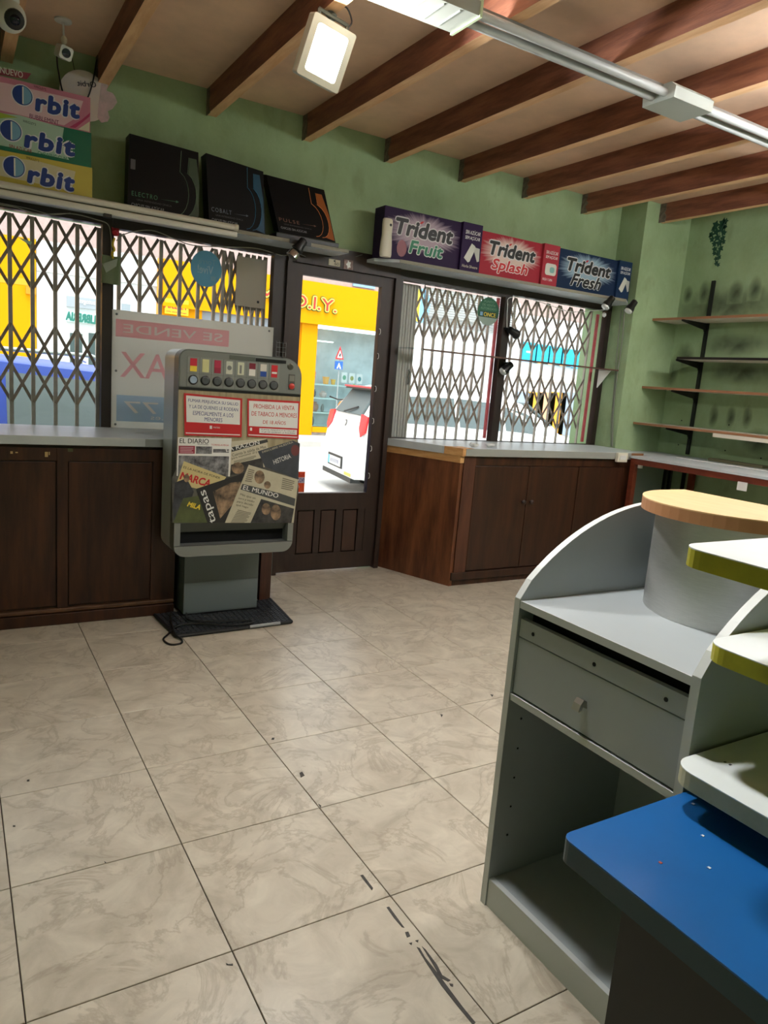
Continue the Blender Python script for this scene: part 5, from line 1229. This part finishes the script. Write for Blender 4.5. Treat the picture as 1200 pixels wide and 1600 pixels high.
sg = obj('portal_sign', fbox(104, 486, 152, 507, YF - .07), mat('pale_mint', (190, 222, 214), .5), ab_)
letterspx(F, 'LIBRERIA', 102, 493, 149, 500, 14, mat('teal_print', (26, 110, 96), .5), sg, d=.06, mirror=True, th=.004, bold=.04)
tr = obj('transom', fbox(104, 462, 150, 484, YF - .06), mat('transom_grey', (150, 158, 164), .3), ab_)
letterspx(F, 'autogest', 120, 471, 148, 475, 8, M['paper'], tr, d=.05, mirror=True, th=.004, bold=.0)
wn = obj('window', fbox(184, 470, 206, 500, YF - .05), mat('white_window_frame', (222, 222, 222), .5), ab_)
obj('window_glass', fbox(189, 474, 203, 498, YF - .056, YF - .051), mat('far_glass', (140, 150, 156), .2), wn)
obj('orange_pipe', bx(F.px(246, 400)[0], F.px(250, 400)[0], YF - .1, YF - .02, 0, ZF - .01), mat('orange_pipe', (236, 150, 40), .5), ab_)
# left yellow shop front
ys = thing('yellow_shopfront', 'plain yellow shop wall across the street, seen through leftmost window', 'shop front', (-2, 13, 0))
obj('wall', bx(-14, F.px(57, 400)[0] - .01, YF - .02, YF + .35, 0, ZF - .002), yel, ys)
obj('meter_box', fbox(40, 447, 56, 461, YF - .08), mat('meter_yellow', (196, 130, 2), .7), ys)
obj('panel_joint', fbox(-40, 436, 56, 437.5, YF - .024, YF - .0205), mat('joint_ochre', (196, 150, 8), .6), ys)
# MR DIY shop
ms = thing('yellow_shopfront', 'bright yellow shop front with red lettered fascia and display window', 'shop front', (7, 13, 0))
xl, xr = F.px(254, 420)[0], 9.6
xw0 = F.px(496, 510)[0]; zw1 = F.px(497, 509)[1]; zw0 = F.px(488, 667)[1]
obj('fascia', bx(xl, xr, YF - .10, YF + .3, zw1 + .1, ZF - .002), yel2, ms)
obj('fascia_ledge', bx(xl, xr, YF - .14, YF - .101, zw1 + .02, zw1 + .10), yel, ms)
xp = F.px(468, 510)[0]
obj('pilaster', bx(xp + .05, xw0, YF - .05, YF + .3, 0, zw1 + .099), yel, ms)
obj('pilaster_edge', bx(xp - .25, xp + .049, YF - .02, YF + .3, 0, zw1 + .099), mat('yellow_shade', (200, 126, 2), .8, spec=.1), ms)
obj('base_board', bx(xw0, xr, YF - .08, YF + .2, zw0 - .12, zw0), yel, ms)
obj('stall_riser', bx(xl, xr, YF - .04, YF + .2, -.005, zw0 - .121), mat('grey_stone_base', (150, 140, 132), .8, var=.2, vscale=9), ms)
obj('entrance_glazing', bx(F.px(318, 480)[0], xp - .26, YF + .1, YF + .15, 0.0, F.px(330, 482)[1]), mat('far_glazing', (140, 150, 160), .15), ms)
obj('entrance_frame', bx(xl + .01, F.px(316, 480)[0], YF - .03, YF + .2, 0.0, zw1 + .099), yel, ms)
obj('window_back', bx(xw0, xr, YF + .85, YF + .9, zw0, zw1), mat('shop_interior', (186, 198, 200), .7, var=.2, vscale=1.6), ms)
obj('window_floor', bx(xw0, xr, YF + .201, YF + .85, zw0 - .05, zw0), mat('shelf_mint', (200, 226, 220), .5), ms)
obj('window_soffit', bx(xw0, xr, YF + .301, YF + .85, zw1 + .1, zw1 + .15), yel, ms)
obj('window_pane', bx(xw0, xr, YF - .005, YF + .003, zw0, zw1 + .019), glass_mat('shop_glass', (.9, .95, .96)), ms)
obj('ceiling_tube', bx(xw0 + .05, F.px(536, 540)[0], YF + .5, YF + .56, F.px(510, 533)[1], F.px(510, 531)[1]), mat('lit_tube', (250, 250, 250), .4, emit=1.5), ms)
letterspx(F, 'MR.D.I.Y.', 400, 459.5, 525, 480, 25.5, mat('sign_green', (66, 92, 40), .5), ms, d=.09, th=.02, bold=.10)
letterspx(F, 'MR.D.I.Y.', 401, 459.5, 524, 480, 23, mat('sign_yellow', (252, 232, 90), .5), ms, d=.115, th=.01, bold=.075)
letterspx(F, 'MR.D.I.Y.', 402.5, 459.7, 522.5, 479.8, 19.5, mat('sign_red', (226, 40, 28), .5), ms, d=.128, th=.01, bold=.02)
ss = obj('small_sign', fbox(256, 466, 292, 494, YF - .13, YF - .101), mat('small_sign_amber', (254, 196, 10), .5), ms)
letterspx(F, 'MR.D.I.Y', 255, 477, 291, 482, 8, M['red'], ss, d=.112, th=.004, bold=.04)
letterspx(F, 'todo para tu hogar', 257, 486, 290, 490.5, 3.5, M['red'], ss, d=.112, th=.004, bold=0)
shelf_z = [F.px(500, 600)[1], F.px(500, 622)[1], F.px(500, 645)[1]]
for z in shelf_z: obj('display_shelf', bx(xw0 + .02, xr, YF + .25, YF + .75, z - .03, z), mat('shelf_mint', (200, 226, 220), .5), ms)
def pot(u0, u1, v0, v1, m_, label):
    a, b = F.px(u0, v1), F.px(u1, v0); r_ = (b[0] - a[0]) / 2 * .98; cx_ = (a[0] + b[0]) / 2
    zb = min([z for z in shelf_z + [zw0]], key=lambda z: abs(z - a[1])) + .001; h = b[1] - a[1]
    tag(obj('flower_pot', lathe(B(), [(r_ * .72, 0), (r_ * .95, h * .85), (r_, h * .86), (r_, h), (r_ * .86, h), (r_ * .8, h * .9)], (cx_, YF + .45, zb), n=18), m_, smooth=True), label, 'pot', 'pots in the shop window')
pot(498, 507, 582, 600, mat('pot_coral', (226, 130, 110), .5), 'large coral pot on the top shelf of the shop window')
pot(517, 528, 590, 601, mat('pot_orange', (240, 176, 70), .5), 'orange pot on the top shop window shelf, left of the small amber one')
pot(530, 538, 594, 602, mat('pot_amber', (240, 190, 60), .5), 'small amber pot on the top shop window shelf')
for k, (u0, u1, v0, v1, m_, lab) in enumerate(((501, 507, 608, 620, (60, 66, 70), 'dark jar on the second shop window shelf'), (493, 500, 612, 620, (220, 130, 120), 'pink jar at the left end of second shop window shelf'), (512, 524, 612, 622, (200, 180, 170), 'pale jar on the second shop window shelf'), (498, 511, 626, 641, (150, 110, 80), 'round brown basket on the third shop window shelf'), (514, 520, 632, 644, (110, 116, 110), 'grey jar on the third shop window shelf'), (498, 504, 650, 664, (90, 100, 100), 'dark vase on the floor of the shop window'))):
    a, b = F.px(u0, v1), F.px(u1, v0); r_ = (b[0] - a[0]) / 2; h = b[1] - a[1]
    zb = min([z for z in shelf_z + [zw0]], key=lambda z: abs(z - a[1])) + .001
    tag(obj('jar', lathe(B(), [(r_ * .6, 0), (r_, h * .35), (r_ * .95, h * .7), (r_ * .5, h * .88), (r_ * .55, h)], ((a[0] + b[0]) / 2, YF + .45, zb), n=16), mat('jar_%d' % k, m_, .5), smooth=True), lab, 'jar', 'jars in the shop window')
for k, u in enumerate((551, 563, 575)):
    q_ = thing('framed_print', ['framed print in the shop window, leftmost of three in a row', 'framed print in the shop window, middle of three', 'framed print in the shop window, rightmost of three'][k], 'picture', (F.px(u, 590)[0], YF + .6, F.px(u, 590)[1]), 'prints in the shop window')
    a, b = F.px(u - 5, 599 + k), F.px(u + 5, 583 + k * 1.5)
    obj('sheet', bx(a[0], b[0], YF + .42, YF + .44, a[1], b[1]), M['paper'], q_); c = ((a[0] + b[0]) / 2, (a[1] + b[1]) / 2)
    obj('motif', prism(B(), [(c[0] + .05 * math.cos(t * PI / 5), YF + .418, c[1] + .06 * math.sin(t * PI / 5)) for t in range(10)], (0, .002, 0)), mat('motif_%d' % k, ((90, 160, 120), (150, 150, 60), (60, 130, 130))[k], .5), q_)
tag(obj('toy_frog', prism(B(), [(F.px(u, v)[0], YF + .35, F.px(u, v)[1]) for u, v in ((561, 604), (565, 601), (568, 604), (573, 603), (571, 607), (573, 610), (567, 609), (562, 611), (564, 607))], (0, .04, 0)), mat('lime_green', (120, 200, 70), .5)), 'lime green cut out in the shop window below the prints', 'decoration')
# warning sign post
rsn = thing('road_sign', 'red triangle above blue square road sign on a thin post', 'road sign', (F.px(532, 560)[0], 11.7, 0))
G = Plane((0, 11.7, 0), (1, 0, 0), (0, 0, 1))
pz = G.p(*G.px(532, 556)); obj('post', tube(B(), [(pz.x, 11.735, -.004), (pz.x, 11.735, G.px(532, 542)[1])], .012, 8), mat('post_grey', (150, 158, 158), .5), rsn)
obj('triangle', prism(B(), [(G.px(*q)[0], 11.70, G.px(*q)[1]) for q in ((532, 541), (537, 562), (524, 561))], (0, .015, 0)), M['red'], rsn)
obj('triangle_field', prism(B(), [(G.px(*q)[0], 11.696, G.px(*q)[1]) for q in ((531.6, 547), (534.8, 559.6), (526.6, 559))], (0, .003, 0)), M['paper'], rsn)
obj('symbol', prism(B(), [(G.px(*q)[0], 11.693, G.px(*q)[1]) for q in ((531.5, 551), (532.8, 554), (531.5, 558), (529.5, 556))], (0, .002, 0)), M['ink'], rsn)
obj('blue_square', prism(B(), [(G.px(*q)[0], 11.70, G.px(*q)[1]) for q in ((524, 564), (536, 565), (535, 577.5), (523, 576.5))], (0, .015, 0)), mat('sign_blue', (30, 90, 190), .5), rsn)
obj('pedestrian', prism(B(), [(G.px(*q)[0], 11.696, G.px(*q)[1]) for q in ((529.8, 566.5), (533, 576.5), (530.6, 576), (529.4, 572), (527.4, 576), (525.8, 575.6))], (0, .003, 0)), M['paper'], rsn)
tag(obj('street_plate', fbox(552, 435, 585, 452, YF - .05, YF - .001), mat('plate_blue', (130, 170, 210), .4)), 'pale blue street name plate above the yellow shop', 'street sign')
# right hand shop
ws = thing('white_shopfront', 'white shop front with turquoise sign and orange poster, seen through right windows', 'shop front', (14, 13, 0))
obj('wall', bx(9.61, 34, YF - .01, YF + .4, -.005, ZF - .002), whw, ws)
lv = obj('louvre_panel', fbox(664, 450, 808, 512, YF - .06, YF - .011), mat('louvre_white', (214, 214, 212), .5), ws)
for k in range(15):
    v = 453 + k * 3.8; a, b = F.px(668, v - 2), F.px(804, v + 17)
    z0_ = F.px(735, v + 8)[1]
    obj('louvre_slat', bx(F.px(668, 470)[0], F.px(804, 490)[0], YF - .085, YF - .061, z0_ - .016, z0_ + .012), mat('louvre_grey', (140, 140, 138), .6), lv)
oval = obj('oval_logo', prism(B(), [(F.px(656, 478)[0] + .28 * math.cos(t * PI / 12), YF - .08, F.px(656, 478)[1] + .42 * math.sin(t * PI / 12)) for t in range(24)], (0, .06, 0)), M['lightblue'], ws)
obj('oval_yellow', prism(B(), [(F.px(656, 478)[0] + .28 * math.cos(t), YF - .085, F.px(656, 478)[1] + .42 * math.sin(t)) for t in [PI * .55 + PI * .9 * k / 10 for k in range(11)]], (0, .004, 0)), mat('logo_yellow', (244, 208, 50), .5), oval)
tq = mat('turquoise_sign', (20, 178, 212), .5)
for k in range(6):
    u0 = 816 + k * 20; v0 = 534 + k * 3.4
    obj('sign_panel', fbox(u0, v0, u0 + 19, v0 + 30, YF - .09, YF - .011), tq, ws)
obj('sign_swirl', fbox(820, 548, 829, 552, YF - .095, YF - .0905), M['paper'], ws)
obj('cream_band', fbox(808, 578, 936, 604, YF - .06, YF - .011), mat('cream_band', (214, 200, 182), .7), ws)
for u0, u1, m_ in ((806, 826, mat('far_window_blue', (150, 164, 186), .2)), (878, 896, mat('far_window_blue', (150, 164, 186), .2)), (826, 842, mat('poster_orange', (250, 170, 40), .5)), (860, 877, mat('poster_orange', (250, 170, 40), .5)), (842, 860, mat('poster_coral', (244, 176, 130), .5))):
    obj('window_poster', fbox(u0, 612, u1, 680, YF - .05, YF - .011), m_, ws)

# ------------------------------------------------------------------ parked vehicles
def car(name, label, loc, rz, paint, st, L, wheel_x, details):
    """body lofted from stations (x, z_bottom, z_belt, z_roof, half_width, roof_half_width); x forward"""
    r = thing(name, label, 'car', loc)
    mw = Matrix.Translation(Vector(loc)) @ Matrix.Rotation(rz, 4, 'Z')
    W = lambda x, y, z: mw @ Vector((x, y, z))
    def ring(s):
        x, zb, zl, zr, hw, rw = s
        half = [(hw * .80, zb), (hw * .97, zb + .12), (hw, zb + (zl - zb) * .5), (hw * .965, zl), (rw + (hw * .965 - rw) * .08, zr - (zr - zl) * .12), (rw * .86, zr - .012)]
        return [W(x, y, z) for y, z in half] + [W(x, -y, z) for y, z in reversed(half)]
    bm = B(); R_ = [[bm.verts.new(p) for p in ring(s)] for s in st]
    for A, D in zip(R_, R_[1:]):
        n = len(A)
        for i in range(n): bm.faces.new((A[i], A[(i + 1) % n], D[(i + 1) % n], D[i]))
    bm.faces.new(list(reversed(R_[0]))); bm.faces.new(R_[-1])
    es = [e for e in bm.edges if len(e.link_faces) == 2 and e.calc_face_angle(0) > .6]
    bmesh.ops.bevel(bm, geom=es, offset=.03, segments=2, affect='EDGES')
    obj('body', bm, paint, r, True)
    tyre = mat('tyre_black', (26, 26, 27), .8); alloy = mat('alloy_grey', (150, 152, 154), .35, .7)
    for wx in wheel_x:
        for sgn in (-1, 1):
            hw = st[2][4]; c = W(wx, sgn * (hw - .10), .30); ax = (mw.to_3x3() @ Vector((0, sgn, 0)))
            wh = obj('wheel', lathe(B(), [(.20, .0), (.29, .0), (.30, .03), (.30, .13), (.28, .15), (.20, .15), (.19, .11), (.19, .02)], c - ax * .03, ax, 24), tyre, r, True)
            obj('hub_cap', lathe(B(), [(.192, .10), (.18, .125), (.06, .135), (.01, .137)], c - ax * .03, ax, 18), alloy, wh, True)
    details(r, W, st, mw)
    return r
darkg = mat('car_glass', (92, 102, 104), .5, spec=.2)
def side_panel(r, W, st, i, j, ya, name, m, lo=.12, hi=.86, inset=.03, out=.006):
    """window panel on both sides between stations i and j"""
    for sgn in (-1, 1):
        pts = []
        def P_(s, t):
            x, zb, zl, zr, hw, rw = s
            y0, z0 = hw * .965, zl; y1, z1 = rw + (hw * .965 - rw) * .08, zr - (zr - zl) * .12
            return x, sgn * (y0 + (y1 - y0) * t + out), z0 + (z1 - z0) * t
        seq = [(k, lo) for k in range(i, j + 1)] + [(k, hi) for k in range(j, i - 1, -1)]
        for k, t in seq:
            x, y, z = P_(st[k], t); x += inset if k == i else (-inset if k == j else 0); pts.append((x, y, z))
        bm = B(); prism(bm, [W(*p) for p in pts], W(0, -sgn * .004, 0) - W(0, 0, 0)); obj(name, bm, m, r)
# white hatchback
wst = [(0.00, .28, .62, .64, .74, .66), (.09, .25, 1.00, 1.03, .80, .66), (.32, .22, .98, 1.40, .82, .60), (.60, .20, .96, 1.47, .83, .60), (1.35, .20, .94, 1.50, .83, .60), (2.05, .20, .92, 1.46, .83, .59), (2.45, .20, .91, 1.36, .83, .58), (3.02, .20, .90, .97, .82, .66), (3.55, .22, .78, .86, .80, .62), (3.86, .30, .60, .66, .66, .52)]
def wdet(r, W, st, mw):
    redl = mat('tail_lamp_red', (214, 40, 52), .25, emit=.0); blk = mat('car_black_trim', (32, 32, 34), .5)
    side_panel(r, W, st, 3, 4, 0, 'side_window', darkg); side_panel(r, W, st, 4, 5, 0, 'side_window', darkg); side_panel(r, W, st, 5, 7, 0, 'side_window', darkg, lo=.14, hi=.8)
    obj('rear_window', prism(B(), [W(.10, -.54, 1.06), W(.10, .54, 1.06), W(.305, .47, 1.37), W(.305, -.47, 1.37)], W(-.018, 0, .012) - W(0, 0, 0)), darkg, r)
    obj('windscreen', prism(B(), [W(2.52, -.52, 1.35), W(2.52, .52, 1.35), W(3.0, .60, 1.0), W(3.0, -.60, 1.0)], W(.014, 0, .02) - W(0, 0, 0)), darkg, r)
    for sgn in (-1, 1):
        obj('tail_lamp', prism(B(), [W(.10, sgn * .56, 1.08), W(.105, sgn * .80, 1.06), W(.07, sgn * .81, .86), W(.05, sgn * .70, .80), W(.07, sgn * .58, .90)], W(-.022, 0, 0) - W(0, 0, 0)), redl, r)
        obj('reflector', bxm(W, -.04, -.015, sgn * .50 - .10, sgn * .50 + .10, .44, .47), redl, r)
        m_ = lathe(B(), [(.02, -.08), (.07, -.05), (.075, .04), (.05, .08)], W(2.62, sgn * .96, 1.02), (mw.to_3x3() @ Vector((1, 0, 0))), 12); obj('mirror', m_, M['white'], r, True)
    obj('bumper', bxm(W, -.045, .12, -.76, .76, .26, .60, .03), mat('car_white', (236, 237, 236), .25), r, True)
    pr = obj('plate_recess', bxm(W, -.058, -.044, -.30, .30, .34, .50), blk, r)
    pl_ = obj('number_plate', bxm(W, -.066, -.0585, -.26, .26, .36, .47), M['paper'], pr)
    obj('blue_band', bxm(W, -.0675, -.0662, .205, .26, .36, .47), mat('plate_turquoise', (90, 190, 210), .5), pr)
    for k in range(6): obj('plate_mark', bxm(W, -.0675, -.0662, .13 - k * .06, .15 - k * .06, .39, .44), M['navy'], pr)
    bd_ = lathe(B(), [(.045, 0), (.045, .008), (.03, .012)], W(.07, 0, .93), (mw.to_3x3() @ Vector((-1, 0, .1))), 18); obj('badge', bd_, mat('badge_grey', (120, 124, 128), .3, .6), r)
    obj('badge_ring', lathe(B(), [(.028, .012), (.028, .016)], W(.07, 0, .93), (mw.to_3x3() @ Vector((-1, 0, .1))), 14), M['paper'], r)
    obj('wiper', tube(B(), [W(.055, .06, 1.08), W(.12, -.30, 1.16)], .012, 6), blk, r)
    obj('roof_spoiler', bxm(W, .19, .34, -.54, .54, 1.405, 1.43, .008), mat('spoiler_red', (190, 40, 56), .35), r)
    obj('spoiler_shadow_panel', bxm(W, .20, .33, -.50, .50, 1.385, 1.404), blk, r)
    obj('lower_valance', bxm(W, -.03, .10, -.62, .62, .20, .262), blk, r)
    for y in (-.5,): obj('fog_lamp_bar', bxm(W, -.05, -.02, y - .16, y + .1, .285, .325), mat('amber_bar', (236, 190, 80), .4), r)
    for sgn in (-1, 1): obj('door_strip', bxm(W, .8, 2.9, sgn * .835 - .012, sgn * .835 + .012, .56, .60), mat('car_white', (236, 237, 236), .25), r)
def bxm(W, x0, x1, y0, y1, z0, z1, bev=0):
    bm = bx(x0, x1, y0, y1, z0, z1, bev=bev)
    for v in bm.verts: v.co = W(*v.co)
    return bm
car('white_hatchback', 'white hatchback parked outside, its tail showing through the door glass', (4.384, 5.827, -.12), -.163, mat('car_white', (236, 237, 236), .25), wst, 3.9, (.68, 3.12), wdet)
# blue people carrier
bst = [(0.0, .3, .86, .88, .76, .68), (.06, .26, .98, 1.02, .84, .70), (.26, .22, .96, 1.44, .86, .64), (.7, .2, .95, 1.485, .87, .64), (1.25, .2, .94, 1.50, .87, .64), (1.95, .2, .93, 1.50, .87, .64), (2.75, .2, .92, 1.46, .87, .63), (3.15, .2, .91, 1.36, .86, .62), (3.75, .2, .90, .98, .85, .68), (4.2, .24, .74, .80, .80, .64), (4.36, .3, .58, .62, .68, .55)]
def bdet(r, W, st, mw):
    side_panel(r, W, st, 2, 3, 0, 'side_window', darkg, inset=.12, hi=.8); side_panel(r, W, st, 3, 5, 0, 'side_window', darkg, inset=.05); side_panel(r, W, st, 5, 6, 0, 'side_window', darkg, inset=.05); side_panel(r, W, st, 6, 8, 0, 'side_window', darkg, lo=.14, hi=.8)
    for sgn in (-1, 1):
        obj('roof_rail', tube(B(), [W(.55, sgn * .60, 1.49), W(.7, sgn * .60, 1.53), W(2.6, sgn * .60, 1.525), W(2.75, sgn * .60, 1.47)], .016, 8), mat('rail_silver', (190, 194, 200), .3, .8), r, True)
        obj('tail_lamp', bxm(W, .02, .10, sgn * .76 - .07, sgn * .76 + .07, .80, 1.0, .01), M['red'], r)
        obj('door_strip', bxm(W, .7, 3.2, sgn * .875 - .012, sgn * .875 + .012, .55, .60), M['black'], r)
    obj('rear_window', prism(B(), [W(.075, -.58, 1.04), W(.075, .58, 1.04), W(.24, .52, 1.38), W(.24, -.52, 1.38)], W(-.018, 0, .012) - W(0, 0, 0)), darkg, r)
    obj('windscreen', prism(B(), [W(3.22, -.55, 1.33), W(3.22, .55, 1.33), W(3.72, .62, 1.0), W(3.72, -.62, 1.0)], W(.014, 0, .02) - W(0, 0, 0)), darkg, r)
    for y in (-.5, .5): obj('bumper_block', bxm(W, -.03, .1, y - .3, y + .3, .28, .5, .03), mat('car_blue', (58, 78, 160), .25), r)
car('blue_car', 'blue car with roof rails parked outside the leftmost window', (-1.75, 3.95, -.12), 0.0, mat('car_blue', (58, 78, 160), .25), bst, 4.4, (.75, 3.55), bdet)

# motorbike across the street
mb = thing('motorbike', 'black and orange motorbike parked across the street behind the white car', 'motorbike', (8.2, 11.0, -.12))
c = at(540, 628, 'y', 10.9); bx0 = c.x
tyre = mat('tyre_black', (26, 26, 27), .8)
for dx in (-.62, .68):
    obj('wheel', lathe(B(), [(.22, -.05), (.30, -.04), (.31, 0), (.30, .04), (.22, .05), (.21, .0)], (bx0 + dx, 10.9, .19), (0, 1, 0), 24), tyre, mb, True)
obj('fuel_tank', lathe(B(), [(.04, -.26), (.13, -.16), (.16, .02), (.12, .2), (.03, .28)], (bx0 + .08, 10.9, .78), (1, 0, .15), 16), mat('bike_orange', (240, 120, 30), .35), mb, True)
obj('engine', bx(bx0 - .22, bx0 + .22, 10.76, 11.04, .28, .60, bev=.04), M['black'], mb)
obj('seat', bx(bx0 - .66, bx0 - .12, 10.79, 11.01, .70, .79, bev=.03), M['black'], mb)
obj('frame', tube(B(), spline([(bx0 - .62, 10.9, .19), (bx0 - .3, 10.9, .55), (bx0 + .1, 10.9, .68), (bx0 + .38, 10.9, .80)], 4), .035, 8), mat('bike_frame', (50, 50, 56), .4, .5), mb)
obj('fork', tube(B(), [(bx0 + .68, 10.9, .19), (bx0 + .38, 10.9, .92)], .03, 8), mat('fork_orange', (240, 150, 60), .4), mb)
obj('handlebar', tube(B(), [(bx0 + .30, 10.58, .99), (bx0 + .38, 10.75, .94), (bx0 + .38, 11.05, .94), (bx0 + .30, 11.22, .99)], .015, 8), M['black'], mb)
obj('headlamp', lathe(B(), [(.03, -.05), (.09, 0), (.10, .06), (.08, .08)], (bx0 + .46, 10.9, .84), (1, 0, -.1), 16), M['steel'], mb, True)
turn = Matrix.Translation((bx0, 10.9, 0)) @ Matrix.Rotation(math.radians(68), 4, 'Z') @ Matrix.Translation((-bx0, -10.9, 0))
mb.location = (bx0, 10.9, -.12)
for o in list(COL.objects):
    if o.parent == mb:
        o.matrix_parent_inverse = Matrix.Translation((-bx0, -10.9, .12)) @ turn
